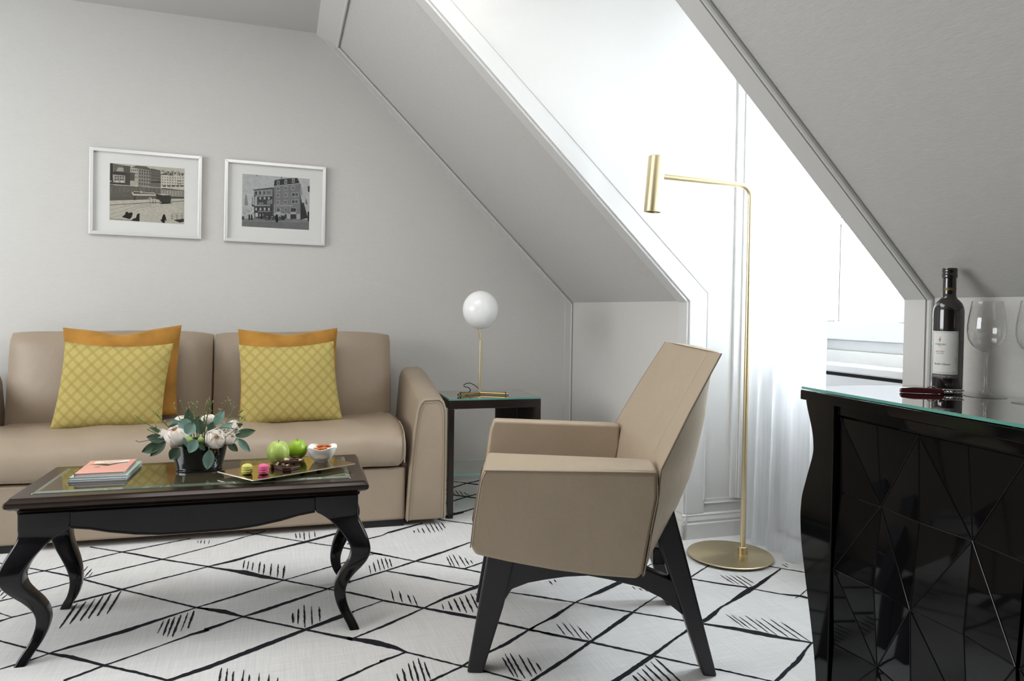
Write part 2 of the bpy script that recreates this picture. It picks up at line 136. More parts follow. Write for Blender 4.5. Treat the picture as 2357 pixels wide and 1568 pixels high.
M['white']=pm('white_lacquer',(.60,.597,.585),.38,spec=.5)
M['white2']=pm('white_panel',(.60,.593,.575),.6,spec=.3,bump=(60,.15,(1,1,14),3))
M['pvc']=pm('window_white',(.60,.605,.61),.35)
M['carpet']=pm('carpet_grey',(.75,.745,.74),.95,spec=.1,bump=(900,.7,(1,1,1),2),var=(28,.07,(1,1,1)),sheen=.2)
M['ink']=pm('carpet_ink',(.018,.019,.024),.95,spec=.1,bump=(900,.6,(1,1,1),2))
def leather(name,col,rough=.42):
    m,nt,b=newmat(name); N=nt.nodes;L=nt.links
    b.inputs['Roughness'].default_value=rough; b.inputs['Specular IOR Level'].default_value=.45
    tc=N.new('ShaderNodeTexCoord'); vo=N.new('ShaderNodeTexVoronoi'); vo.inputs['Scale'].default_value=520; L.new(tc.outputs['Object'],vo.inputs[0])
    nz=N.new('ShaderNodeTexNoise'); nz.inputs['Scale'].default_value=7; nz.inputs['Detail'].default_value=5; L.new(tc.outputs['Object'],nz.inputs[0])
    bp=N.new('ShaderNodeBump'); bp.inputs['Strength'].default_value=.22; bp.inputs['Distance'].default_value=.0012; L.new(vo.outputs['Distance'],bp.inputs['Height'])
    b2=N.new('ShaderNodeBump'); b2.inputs['Strength'].default_value=.25; b2.inputs['Distance'].default_value=.02; L.new(nz.outputs[0],b2.inputs['Height']); L.new(bp.outputs[0],b2.inputs['Normal'])
    L.new(b2.outputs[0],b.inputs['Normal'])
    rp=N.new('ShaderNodeValToRGB'); rp.color_ramp.elements[0].color=(*[c*.93 for c in col],1); rp.color_ramp.elements[1].color=(*[c*1.07 for c in col],1)
    L.new(nz.outputs[0],rp.inputs[0]); L.new(rp.outputs[0],b.inputs['Base Color']); return m
M['leather']=leather('tan_leather',(.335,.262,.192))
M['leather2']=leather('tan_leather_chair',(.39,.31,.22),.38)
M['darkwood']=pm('espresso_wood',(.016,.010,.008),.2,spec=.45)
M['seam']=pm('seam_thread',(.47,.38,.28),.6)
M['pipe']=leather('dark_tan_leather',(.20,.155,.11))
M['burg']=leather('burgundy_leather',(.085,.02,.018),.35)
M['blackwood']=pm('black_lacquered_wood',(.007,.0068,.008),.15,coat=.0,spec=.32,var=(12,.25,(1,1,8)))
M['legwood']=pm('dark_stained_wood',(.014,.013,.016),.38,spec=.45,bump=(90,.1,(8,8,1),3))
M['brownwood']=pm('brown_lacquered_wood',(.024,.014,.0095),.2,coat=.0,spec=.3,var=(10,.18,(.6,12,12)))
M['plinth']=pm('black_plinth',(.006,.006,.007),.6)
M['lacquer']=pm('black_gloss_lacquer',(.003,.003,.003),.07,spec=.22)
M['brass']=pm('brushed_brass',(.70,.59,.37),.3,metal=1)
M['brassdark']=pm('aged_brass',(.48,.34,.16),.25,metal=1)
M['chrome']=pm('polished_steel',(.7,.7,.72),.12,metal=1)
M['alu']=pm('brushed_aluminium',(.84,.83,.82),.35,metal=.45)
M['opal']=pm('opal_glass',(.86,.86,.86),.08,spec=.5); 
M['black']=pm('black_plastic',(.01,.01,.01),.4)
def thinglass(name,tint=(.92,.96,.95),refl=1.0,rough=.0,k=1.5,edge=None):
    m=bpy.data.materials.new(name); m.use_nodes=True; nt=m.node_tree; nt.nodes.clear(); N=nt.nodes;L=nt.links
    o=N.new('ShaderNodeOutputMaterial'); mx=N.new('ShaderNodeMixShader'); t=N.new('ShaderNodeBsdfTransparent'); g=N.new('ShaderNodeBsdfGlossy')
    t.inputs[0].default_value=(*tint,1); g.inputs['Roughness'].default_value=rough
    lw=N.new('ShaderNodeLayerWeight'); lw.inputs[0].default_value=.5; pw=N.new('ShaderNodeMath'); pw.operation='POWER'; pw.inputs[1].default_value=4.5; L.new(lw.outputs['Facing'],pw.inputs[0])
    mu=N.new('ShaderNodeMath'); mu.operation='MULTIPLY_ADD'; mu.use_clamp=True; mu.inputs[1].default_value=.85*refl; mu.inputs[2].default_value=.042*refl
    L.new(pw.outputs[0],mu.inputs[0]); L.new(mu.outputs[0],mx.inputs[0]); L.new(t.outputs[0],mx.inputs[1]); L.new(g.outputs[0],mx.inputs[2]); L.new(mx.outputs[0],o.inputs[0])
    return m
M['pane']=thinglass('window_pane',(.97,.985,.985),.8)
M['topglass']=thinglass('table_glass',(.80,.90,.86),2.2)
M['wineglass']=thinglass('wine_glass',(.982,.985,.985),1.25)
M['glassedge']=pm('glass_edge_green',(.10,.30,.25),.1,spec=.8)
M['picglass']=thinglass('picture_glass',(.97,.97,.97),.6)
def sheer():
    m=bpy.data.materials.new('sheer_voile'); m.use_nodes=True; nt=m.node_tree; nt.nodes.clear(); N=nt.nodes;L=nt.links
    o=N.new('ShaderNodeOutputMaterial'); a=N.new('ShaderNodeMixShader'); c=N.new('ShaderNodeMixShader')
    t=N.new('ShaderNodeBsdfTransparent'); tl=N.new('ShaderNodeBsdfTranslucent'); d=N.new('ShaderNodeBsdfDiffuse')
    tl.inputs[0].default_value=(.9,.92,.95,1); d.inputs[0].default_value=(.85,.86,.88,1)
    tc=N.new('ShaderNodeTexCoord'); mp=N.new('ShaderNodeMapping'); mp.inputs['Scale'].default_value=(26,26,.8); L.new(tc.outputs['Object'],mp.inputs[0])
    nz=N.new('ShaderNodeTexNoise'); nz.inputs['Scale'].default_value=3; nz.inputs['Detail'].default_value=3; L.new(mp.outputs[0],nz.inputs[0])
    mr=N.new('ShaderNodeMapRange'); mr.inputs['From Min'].default_value=.3; mr.inputs['From Max'].default_value=.7; mr.inputs['To Min'].default_value=.64; mr.inputs['To Max'].default_value=.74; L.new(nz.outputs[0],mr.inputs[0])
    a.inputs[0].default_value=.3; L.new(tl.outputs[0],a.inputs[1]); L.new(d.outputs[0],a.inputs[2])
    L.new(mr.outputs[0],c.inputs[0]); L.new(t.outputs[0],c.inputs[1]); L.new(a.outputs[0],c.inputs[2]); L.new(c.outputs[0],o.inputs[0]); return m
M['sheer']=sheer()
M['hem']=pm('curtain_hem',(.80,.81,.83),.9,spec=.1)
def linen(m,col):
    nt=m.node_tree;N=nt.nodes;L=nt.links;b=N['Principled BSDF']; tc=N.new('ShaderNodeTexCoord'); prev=None
    for sc_ in ((6,260,1),(260,6,1)):
        mp=N.new('ShaderNodeMapping'); mp.inputs['Scale'].default_value=sc_; mp.inputs['Rotation'].default_value=(0,0,.02); L.new(tc.outputs['Object'],mp.inputs[0])
        nz=N.new('ShaderNodeTexNoise'); nz.inputs['Scale'].default_value=1; nz.inputs['Detail'].default_value=3; L.new(mp.outputs[0],nz.inputs[0])
        if prev is None: prev=nz.outputs[0]
        else:
            a=N.new('ShaderNodeMath'); a.operation='ADD'; L.new(prev,a.inputs[0]); L.new(nz.outputs[0],a.inputs[1]); prev=a.outputs[0]
    nb=N.new('ShaderNodeTexNoise'); nb.inputs['Scale'].default_value=1.6; nb.inputs['Detail'].default_value=3; L.new(tc.outputs['Object'],nb.inputs[0])
    a=N.new('ShaderNodeMath'); a.operation='MULTIPLY_ADD'; a.inputs[1].default_value=.5; L.new(nb.outputs[0],a.inputs[0]); L.new(prev,a.inputs[2])
    rp=N.new('ShaderNodeMapRange'); rp.inputs['From Min'].default_value=.9; rp.inputs['From Max'].default_value=1.6; rp.inputs['To Min'].default_value=.86; rp.inputs['To Max'].default_value=1.1; L.new(a.outputs[0],rp.inputs[0])
    mx=N.new('ShaderNodeVectorMath'); mx.operation='SCALE'; mx.inputs[0].default_value=col; L.new(rp.outputs[0],mx.inputs['Scale']); L.new(mx.outputs[0],b.inputs['Base Color'])
linen(M['carpet'],(.72,.712,.70))
# ------------------------------------------------------------------ room shell
C2=(1.765,4.04,0); A2=-.0172; CEIL=2.485; SL=.972; KN=1.049
W2=dict(loc=C2,rot=(0,0,A2))
def w(v,u,z): return (v,-u,z)
def st(mb,name,mat,**k):
    k.setdefault('smooth',False); return mb.build(name,mat,kind='structure',**k)
D1=(1.333,2.480); UE=7.45
VW=.60
def exv(mb,poly,u0,u1):  # polygon in (v,z) extruded along the wall
    return mb.prism([w(a,u0,b) for a,b in poly],(0,-(u1-u0),0))
# floor: one wall-to-wall carpet, its woven line pattern in the same mesh
fl=MB(); nx,ny=1,1
fl.add([(-3.05,-3.35,0),(2.6,-3.35,0),(2.6,4.14,0),(-3.05,4.14,0)],[(0,1,2,3)])
fl.mat(1)
for k,st_ in enumerate(CARPET):
    pts=[]; zz=.0006+.00001*(k%40)
    for i in range(len(st_)-1):
        a=st_[i];b=st_[i+1]; ln=math.hypot(b[0]-a[0],b[1]-a[1])/1000; n=max(1,int(ln/.012))
        for j in range(n+(1 if i==len(st_)-2 else 0)):
            t=j/n; L_=Vector((lerp(a[0],b[0],t),lerp(a[1],b[1],t)))/1000; R_=Vector((lerp(a[2],b[2],t),lerp(a[3],b[3],t)))/1000
            dd=(L_-R_); wd=dd.length; dn=dd.normalized() if wd>1e-6 else Vector((0,1)); s_=min(.0016,wd*.22)
            L_+=dn*R.uniform(-s_,s_); R_-=dn*R.uniform(-s_,s_)
            L_.y=min(L_.y,4.03); R_.y=min(R_.y,4.03)
            pts.append(((L_.x,L_.y,zz),(R_.x,R_.y,zz)))
    fl.rows([[p[0],p[1]] for p in pts])
st(fl,'floor',[M['carpet'],M['ink']],fix=False)
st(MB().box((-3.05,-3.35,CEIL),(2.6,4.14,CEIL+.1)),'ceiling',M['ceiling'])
st(MB().box((-3.05,4.04,0),(1.9,4.14,CEIL+.05)),'wall_back',M['wallpaper'])
st(MB().box((-3.15,-3.35,0),(-3.05,4.14,CEIL+.05)),'wall_left',M['wallpaper'])
st(MB().box((-3.05,-3.45,0),(2.6,-3.35,CEIL+.05)),'wall_front',pm('dark_oak_panelling',(.07,.055,.045),.6))  # unseen wall, its dark brown made up to cut bounce onto the armchair
kw=MB(); sp=MB()
for u0,u1 in ((-.1,D1[0]-.002),(D1[1]+.002,UE)):
    exv(kw,[(0,0),(.1,0),(.1,KN+.02),(0,KN)],u0,u1)
    exv(sp,[(0,KN),(-(CEIL-KN)/SL-.02,CEIL+.02),(-(CEIL-KN)/SL+.12,CEIL+.02),(.1,KN+.02)],u0,u1)
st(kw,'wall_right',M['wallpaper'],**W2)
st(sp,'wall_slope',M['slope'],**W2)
VT=-(CEIL-KN)/SL
dm=MB(); wn=MB()
for k,(a,b) in enumerate((D1,)):
    for u0,u1 in ((a-.08,a),(b,b+.08)):
        exv(dm,[(.004,0),(VW+.02,0),(VW+.02,CEIL+.05),(VT+.02,CEIL+.05),(VT+.03,CEIL-.02),(.004,KN+.006)],u0,u1)
    # end wall around the window opening
    for u0,u1,z0,z1 in ((a-.08,b+.08,0,.845),(a-.08,b+.08,2.26,CEIL+.05),(a-.08,a+.085,.845,2.26),(b-.085,b+.08,.845,2.26)):
        wn.box(w(VW,u1,z0),w(VW+.12,u0,z1))
st(dm,'wall_dormer',M['white2'],**W2)
st(wn,'wall_dormer_end',M['white2'],**W2)
# baseboards
BP=[(0,0),(.018,0),(.018,.066),(.013,.071),(.015,.082),(.009,.098),(.011,.104),(.004,.11),(0,.11)]
b=MB(); b.prism([(-3.05,4.04-p,q) for p,q in BP],(4.80,0,0)); st(b,'baseboard_back',M['white'])
b=MB()
for u0,u1 in ((.0,D1[0]+.018),(D1[1]-.018,UE-.1)):
    exv(b,[(-p,q) for p,q in BP],u0,u1)
for a,bb in (D1,):
    b.prism([w(-.018,a+p,q) for p,q in BP],(VW+.018,0,0)); b.prism([w(-.018,bb-p,q) for p,q in BP],(VW+.018,0,0))
st(b,'baseboard_right',M['white'],**W2)
b=MB(); b.box((-3.05,-3.35,0),(-3.035,4.04,.11)); st(b,'baseboard_left',M['white'])
# trims
nrm=Vector((-SL,-1)).normalized()  # out of the slope, into the room, in (v,z)
def onslope(v,off=0): return (v+nrm.x*off, KN-SL*v+nrm.y*off)
t=MB()  # corner board on the back wall, up the knee and along the slope
zl=lambda X: KN+SL*(1.716-X)
t.prism([(1.716,4.04,.11),(1.764,4.04,.11),(1.764,4.04,KN),(.288,4.04,CEIL),(.238,4.04,CEIL),(1.716,4.04,KN)],(0,-.010,0))
t.tube([(1.757,4.028,.11),(1.757,4.028,KN-.01),(.29,4.028,CEIL-.012)],.007,8)
st(t,'trim_1',M['white'])
t=MB()  # board where slope meets ceiling
exv(t,[(VT-.055,CEIL),(VT-.055,CEIL-.010),onslope(VT+.06,.012),onslope(VT+.06,0),(VT,CEIL)],0,UE-.1)
t.tube([w(*((lambda q:(q[0],.0))(onslope(VT+.06,.008))),0)]*0+[w(onslope(VT+.06,.008)[0],.0,onslope(VT+.06,.008)[1]),w(onslope(VT+.06,.008)[0],UE-.1,onslope(VT+.06,.008)[1])],.008,8)
st(t,'trim_2',M['white'],**W2)
def casing(t,u0,u1,th=.012):
    t.prism([w(0,u0,.11),w(0,u1,.11),w(0,u1,KN),w(0,u0,KN)],(-th,0,0))
    a=onslope(0);c=onslope(VT+.07); t.prism([w(0,u0,KN),w(0,u1,KN),w(c[0],u1,c[1]),w(c[0],u0,c[1])],(nrm.x*th,0,nrm.y*th))
    t.prism([w(0,u0,KN),w(-th,u0,KN-.004),w(nrm.x*th,u0,KN+nrm.y*th)],(0,-(u1-u0),0))
def bead(t,u,r=.009):
    t.tube([w(-.004,u,.11),w(-.004,u,KN-.002),w(onslope(VT+.07,.004)[0],u,onslope(VT+.07,.004)[1])],r,10)
t=MB(); casing(t,1.261,1.333)
# casing on the cheek: vertical leg and the raking leg, with a thin bead
pc=.088; k=math.sqrt(1+SL*SL); up=pc*k
t.prism([w(0,1.333,.11),w(.088,1.333,.11),w(.088,1.333,KN-SL*.088+up),w(VT+.09,1.333,CEIL),w(VT,1.333,CEIL),w(0,1.333,KN)],(0,-.008,0))
t.tube([w(.088,1.341,.17),w(.088,1.341,KN-SL*.088+up),w(VT+.09,1.341,CEIL-.0)],.0035,8)
st(t,'trim_3',M['white'],**W2)
t=MB(); casing(t,2.480,2.549); bead(t,2.558); st(t,'trim_4',M['white'],**W2)
t=MB()  # mouldings on the dormer cheek
t.prism([w(.088,1.333,.150),w(.34,1.333,.150),w(.34,1.333,.172),w(.100,1.333,.172)],(0,-.006,0))
t.tube([w(.090,1.339,.153),w(.34,1.339,.153)],.004,8)
t.box(w(.222,1.347,.17),w(.247,1.333,CEIL)); t.box(w(.255,1.358,.17),w(.285,1.333,CEIL)); t.tube([w(.251,1.343,.17),w(.251,1.343,CEIL)],.006,8)
st(t,'trim_5',M['white'],**W2)
# windows
def window(n,a,b_):
    o=bpy.data.objects.new('window_%d'%n,None); COL.objects.link(o); o.location=C2; o.rotation_euler=(0,0,A2); o['kind']='structure'
    a0,b0=a+.085,b_-.085; z0,z1=.845,2.26
    f=MB()
    for u0,u1,za,zb in ((a0,b0,z0,z0+.045),(a0,b0,z1-.045,z1),(a0,a0+.035,z0,z1),(b0-.035,b0,z0,z1)): f.box(w(VW+.03,u1,za),w(VW+.09,u0,zb))
    f.build('window_frame',M['pvc'],o,bevel=.004,smooth=False)
    mid=a+.62
    for (s0,s1) in ((a0+.035,mid),(mid,b0-.035)):
        s=MB(); W_=.085 if True else 0
        for u0,u1,za,zb in ((s0,s1,.891,.97),(s0,s1,z1-.12,z1-.045),(s0,s0+W_,.97,z1-.12),(s1-W_,s1,.97,z1-.12),(s0+W_,s1-W_,1.392,1.418),(s0+W_,s1-W_,1.83,1.856)):
            s.box(w(VW,u1,za),w(VW+.055,u0,zb))
        so=s.build('sash',M['pvc'],o,bevel=.005,smooth=False)
        g=MB(); g.box(w(VW+.026,s1-W_+.005,.965),w(VW+.032,s0+W_-.005,z1-.115)); g.build('pane',M['pane'],so,smooth=False)
        q=MB()
        for u in (s0+W_,s1-W_): q.box(w(VW+.018,u+.0025,.97),w(VW+.024,u-.0025,z1-.12))
        q.box(w(VW+.018,s1-W_,.968),w(VW+.024,s0+W_,.9715)); q.build('gasket',M['black'],so,smooth=False)
    h=MB(); h.tube([w(VW-.006,a0+.033,.985),w(VW-.006,a0+.033,.915)],.003,8); h.box(w(VW-.014,a0+.045,.888),w(VW+.004,a0+.022,.915)); h.tube([w(VW-.006,a0+.033,.918),w(VW-.006,a0+.033,.900)],.007,10)
    h.build('hinge',M['chrome'],o)
    s=MB(); s.box(w(.45,b_-.002,.765),w(VW+.04,a+.002,.797)); s.build('window_sill',M['pvc'],o,bevel=.006,smooth=False)
    return o
w1=window(1,*D1)
rc=thing('radiator_cover','white radiator cover with a dark slot beneath the dormer sill','radiator cover',C2); rc.rotation_euler=(0,0,A2)
m=MB(); m.box(w(.463,2.46,.02),w(.483,1.37,.750)); m.build('panel',M['pvc'],rc,smooth=False,bevel=.003)
m=MB(); m.box(w(.488,2.46,.700),w(.55,1.37,.763)); m.build('slot',M['plinth'],rc,smooth=False)
m=MB()
for i in range(26):
    z=.14+i*.02; m.box(w(.4595,2.0,z),w(.4635,1.5,z+.009))
m.build('grille',M['alu'],rc,smooth=False)
# curtain
ct=thing('curtain','floor-length white sheer curtain hanging in the dormer beside the brass floor lamp','curtain',C2); ct.rotation_euler=(0,0,A2)
def cur(u,z):
    return .262+.020*math.sin(u*62+1.3*math.sin(u*17+.2*z))+.008*math.sin(u*29+z*.8)
rows=[]; ZT=2.40
nz_=40; nu_=240
for j in range(nz_+1):
    z=lerp(.045,ZT,j/nz_); u0=interp([(0,1.368),(.6,1.385),(2,1.45),(2.4,1.47)],z); u1=interp([(0,1.852),(.4,1.862),(.9,1.868),(2.4,1.868)],z)
    rows.append([w(cur(lerp(1.37,1.86,i/nu_),z),lerp(u0,u1,i/nu_),z) for i in range(nu_+1)])
m=MB(); m.rows(rows); m.build('sheer_panel',M['sheer'],ct,ang=180,fix=False)
rows=[]
for j in range(3):
    z=lerp(.012,.047,j/2); u0,u1=1.366,1.853
    rows.append([w(cur(lerp(1.37,1.86,i/nu_),z)-.001,lerp(u0,u1,i/nu_),z) for i in range(nu_+1)])
m=MB(); m.rows(rows); m.build('hem',M['sheer'],ct,ang=180,fix=False)
m=MB(); m.rows([[(p[0]-.0015,p[1],p[2]) for p in r] for r in rows]); m.build('hem_fold',M['sheer'],ct,ang=180,fix=False)
m=MB(); m.box(w(.20,2.47,2.40),w(.27,1.34,2.43)); m.build('curtain_track',M['white'],ct,smooth=False)
# facade across the street
FSH=pm('far_shutter',(.62,.66,.72),.8)
fc=thing('building','white rendered building with grey shutters seen through the dormer window','building',(14.0,6.0,-5.2))
m=MB(); m.box((0,-6,0),(.4,7,9)); m.build('facade',pm('render_white',(.85,.86,.88),.9),fc,smooth=False)
for i,(y,z) in enumerate([(y,z) for y in (-3.5,-1.6,.3,2.2,4.1) for z in (2.9,5.3)]):
    m=MB(); m.box((-.02,y,z),(.01,y+.7,z+1.2)); wn_=m.build('window',pm('far_pane',(.35,.42,.5),.2),fc,smooth=False)
    for yy in (y-.42,y+.72):
        m=MB(); m.box((-.03,yy,z),(-.005,yy+.4,z+1.2))
        for q in range(16): m.box((-.05,yy+.03,z+q*.075),(-.02,yy+.37,z+q*.075+.05))
        m.build('shutter',FSH,wn_,smooth=False)
m=MB(); m.box(w(.80,1.70,.845),w(.83,1.64,2.2)); m.build('outer_shutter',pm('shutter_grey',(.45,.50,.56),.7),w1,smooth=False)
m=MB(); m.box(w(.80,1.725,.845),w(.812,1.718,2.2)); m.build('outer_rod',pm('rod_dark',(.08,.1,.15),.5),w1,smooth=False)
# ------------------------------------------------------------------ sofa
SR=math.radians(-2.6)
sofa=thing('sofa','long tan leather two-seat sofa against the wall under the pictures','sofa',(.78,3.20,0),SR)
# local x to the right, y to the back; right arm spans x -.185..0
SW=2.14
m=MB(); m.box((-SW+.17,.02,.030),(-.187,.10,.272)); m.build('front_panel',M['leather'],sofa,bevel=.012,seg=3)
m=MB(); m.box((-1.072,.0165,.035),(-1.066,.021,.27)); m.build('panel_seam',M['seam'],sofa,smooth=False)
m=MB(); m.box((-SW+.05,.10,.035),(-.05,.66,.27)); m.build('frame',M['leather'],sofa,bevel=.01)
def arm(x0,x1,sgn):
    # x0 inner, x1 outer ; front face y=0
    rows=[]
    prof=[(0,0),(.02,0),(.12,0),(.30,.0),(.50,.02),(.68,.035)]
    for y,zt in ((.0,.585),(.004,.588),(.10,.604),(.30,.636),(.50,.667),(.655,.682),(.66,.68)):
        k=.008 if y in (.0,.66) else 0
        ib=x0+ k*sgn; ob=x1-k*sgn
        it=x0+sgn*(.045+k); ot=x1-k*sgn
        z0=.028+k
        pts=[(ib,z0),(lerp(ib,it,.3)-0,.25),(lerp(ib,it,.65),.42),(it,zt-.055),(it+sgn*.012,zt-.018),(it+sgn*.035,zt-.002-k),(ot-sgn*.04,zt-k),(ot-sgn*.014,zt-.014),(ot-sgn*.001,zt-.055),(ot+sgn*.002,.3),(ot,z0)]
        rows.append([(a,y,b) for a,b in pts])
    m=MB(); m.rows(rows,True,True,True)
    o=m.build('armrest',M['leather'],sofa,bevel=.006,seg=2,ang=50)
    # piping round the front panel
    r0=rows[1]; path=[(a-(0),-.002,b) for a,_,b in r0]
    p=MB(); p.tube([Vector(q)+Vector((sgn*.006 if i<5 else (-sgn*.006 if i>6 else 0),0,-.006 if 3<i<9 else 0)) for i,q in enumerate(path)],.0032,6)
    p.build('piping',M['leather'],o)
    p=MB(); p.tube([Vector(q)+Vector((sgn*.018 if i<5 else (-sgn*.018 if i>6 else 0),.0005,-.018 if 3<i<9 else 0)) for i,q in enumerate(path)],.0011,5)
    p.build('stitching',M['seam'],o)
arm(-.185,0,1); arm(-SW+.185,-SW,-1)
# long seat cushion: profile in y,z with soft front
def cushion(x0,x1,prof,name,nx=28,parent=sofa,dz=lambda s,y:0,ed=.02):
    m=MB(); rows=[]
    for i in range(nx+1):
        s=i/nx; x=lerp(x0,x1,s); e=min(s,1-s)*(x1-x0)
        k=0 if e>ed else (1-math.sqrt(max(0,1-(1-e/ed)**2)))
        cy=sum(p[0] for p in prof)/len(prof); cz=sum(p[1] for p in prof)/len(prof)
        rows.append([(x,lerp(p[0],cy,k*.12),lerp(p[1],cz,k*.22)+dz(x,p[0],p[1])) for p in prof])
    m.rows(rows,True,True,True); return m.build(name,M['leather'],parent,ang=80)
pr=[(.50,.285),(.03,.278),(.004,.286),(-.012,.31),(-.022,.345),(-.018,.385),(.0,.42),(.035,.447),(.09,.462),(.18,.470),(.30,.470),(.42,.460),(.52,.455)]
def seatdz(x,y,z):
    return (.006*math.sin(x*5+1)+.004*math.sin(x*13+y*9)+.003*math.sin(x*31+y*17))*(1 if z>.40 else .2)
cushion(-SW+.19,-.19,pr,'seat_cushion',60,dz=seatdz)
m=MB(); m.tube([(-.196,-.012,.30),(-.194,-.017,.345),(-.194,-.012,.39),(-.196,.012,.43),(-.198,.06,.452),(-.2,.16,.463)],.003,6); m.build('seat_piping',M['leather'],sofa)
def back(x0,x1,nm='back_cushion'):
    m=MB(); nx,nz=20,14; F=[];B=[]
    for i in range(nx+1):
        s=i/nx; cf=[];cb=[]
        for j in range(nz+1):
            q=j/nz; z=lerp(.43,.868,q)
            x=lerp(x0,x1,s)
            ex=1-abs(2*s-1)**8; ez=1-max(0,(2*q-1))**10
            yf=lerp(.49,.565,q)-.03*(1-abs(2*s-1)**3)*(1-abs(2*q-1)**2.5)+.035*(1-ex)+.03*(1-ez)
            zz=z-.012*(1-ex)*q-.006*math.sin(s*7)*q*.6
            cf.append((x+ (.0 if 0<i<nx else 0),yf,zz))
            cb.append((x,lerp(.63,.69,q)-.03*(1-ex)-.02*(1-ez),zz))
        F.append(cf+cb[::-1])
    m.rows(F,True,True,True); return m.build(nm,M['leather'],sofa,bevel=.006,seg=2,ang=60)
back(-1.067,-.198); back(-SW+.188,-1.073)
m=MB(); m.box((-SW+.19,.60,.27),(-.19,.70,.66)); m.build('backrest',M['leather'],sofa,bevel=.02)
for x,y in ((-.29,.06),(-.29,.58),(-SW+.29,.06),(-SW+.29,.58)):
    m=MB(); m.box((x-.10,y-.03,0),(x+.10,y+.03,.036)); m.build('foot',M['plinth'],sofa,smooth=False)
def sl(x,y,z=0):  # sofa local -> world
    c,s=math.cos(SR),math.sin(SR); return (.78+x*c-y*s,3.20+x*s+y*c,z)
# ------------------------------------------------------------------ pillows
def velvet():
    m=pm('ochre_velvet',(.36,.175,.035),.8,spec=.1,sheen=.3,bump=(14,.5,(1,1,1),4),var=(9,.3,(1,1,1))); 
    m.node_tree.nodes['Principled BSDF'].inputs['Sheen Tint'].default_value=(1,.75,.35,1); return m
def weave():
    m,nt,b=newmat('citron_diamond_weave'); N=nt.nodes;L=nt.links; b.inputs['Roughness'].default_value=.85; b.inputs['Specular IOR Level'].default_value=.15
    tc=N.new('ShaderNodeTexCoord'); sx=N.new('ShaderNodeSeparateXYZ'); L.new(tc.outputs['Object'],sx.inputs[0])
    def mth(op,a,bb=None,c=None):
        n=N.new('ShaderNodeMath'); n.operation=op
        for i,v in enumerate((a,bb,c)):
            if v is None: continue
            if isinstance(v,(int,float)): n.inputs[i].default_value=v
            else: L.new(v,n.inputs[i])
        return n.outputs[0]
    K=1/.050
    x=mth('MULTIPLY',sx.outputs[0],K*1.0); z=mth('MULTIPLY',sx.outputs[2],K*.92)
    masks=[]
    for op in ('ADD','SUBTRACT'):
        q=mth(op,x,z); fr=mth('FRACT',q); d=mth('ABSOLUTE',mth('SUBTRACT',fr,.5))
        # two thin lines either side of the middle
        a=mth('LESS_THAN',mth('ABSOLUTE',mth('SUBTRACT',d,.085)),.045); masks.append(a)
    mk=mth('MAXIMUM',masks[0],masks[1])
    # dotted by the weave
    wx=mth('GREATER_THAN',mth('FRACT',mth('MULTIPLY',sx.outputs[0],210)),.42)
    wz=mth('GREATER_THAN',mth('FRACT',mth('MULTIPLY',sx.outputs[2],210)),.35)
    mk=mth('MULTIPLY',mk,wz)
    mx=N.new('ShaderNodeMixRGB'); mx.inputs[1].default_value=(.52,.43,.15,1); mx.inputs[2].default_value=(.34,.23,.05,1); L.new(mk,mx.inputs[0])
    m2=N.new('ShaderNodeMixRGB'); m2.blend_type='MULTIPLY'; m2.inputs[0].default_value=.25; L.new(mx.outputs[0],m2.inputs[1])
    cb=N.new('ShaderNodeCombineXYZ'); L.new(mth('MULTIPLY',wx,1.0),cb.inputs[0]); L.new(mth('MULTIPLY',wx,1.0),cb.inputs[1]); L.new(wz,cb.inputs[2])
    g=mth('ADD',mth('MULTIPLY',wx,.5),mth('MULTIPLY',wz,.5)); cr=N.new('ShaderNodeCombineXYZ')
    for i in range(3): L.new(g,cr.inputs[i])
    L.new(cr.outputs[0],m2.inputs[2]); L.new(m2.outputs[0],b.inputs['Base Color'])
    bp=N.new('ShaderNodeBump'); bp.inputs['Strength'].default_value=.5; bp.inputs['Distance'].default_value=.001; L.new(g,bp.inputs['Height']); L.new(bp.outputs[0],b.inputs['Normal'])
    return m
M['velvet']=velvet(); M['weave']=weave()
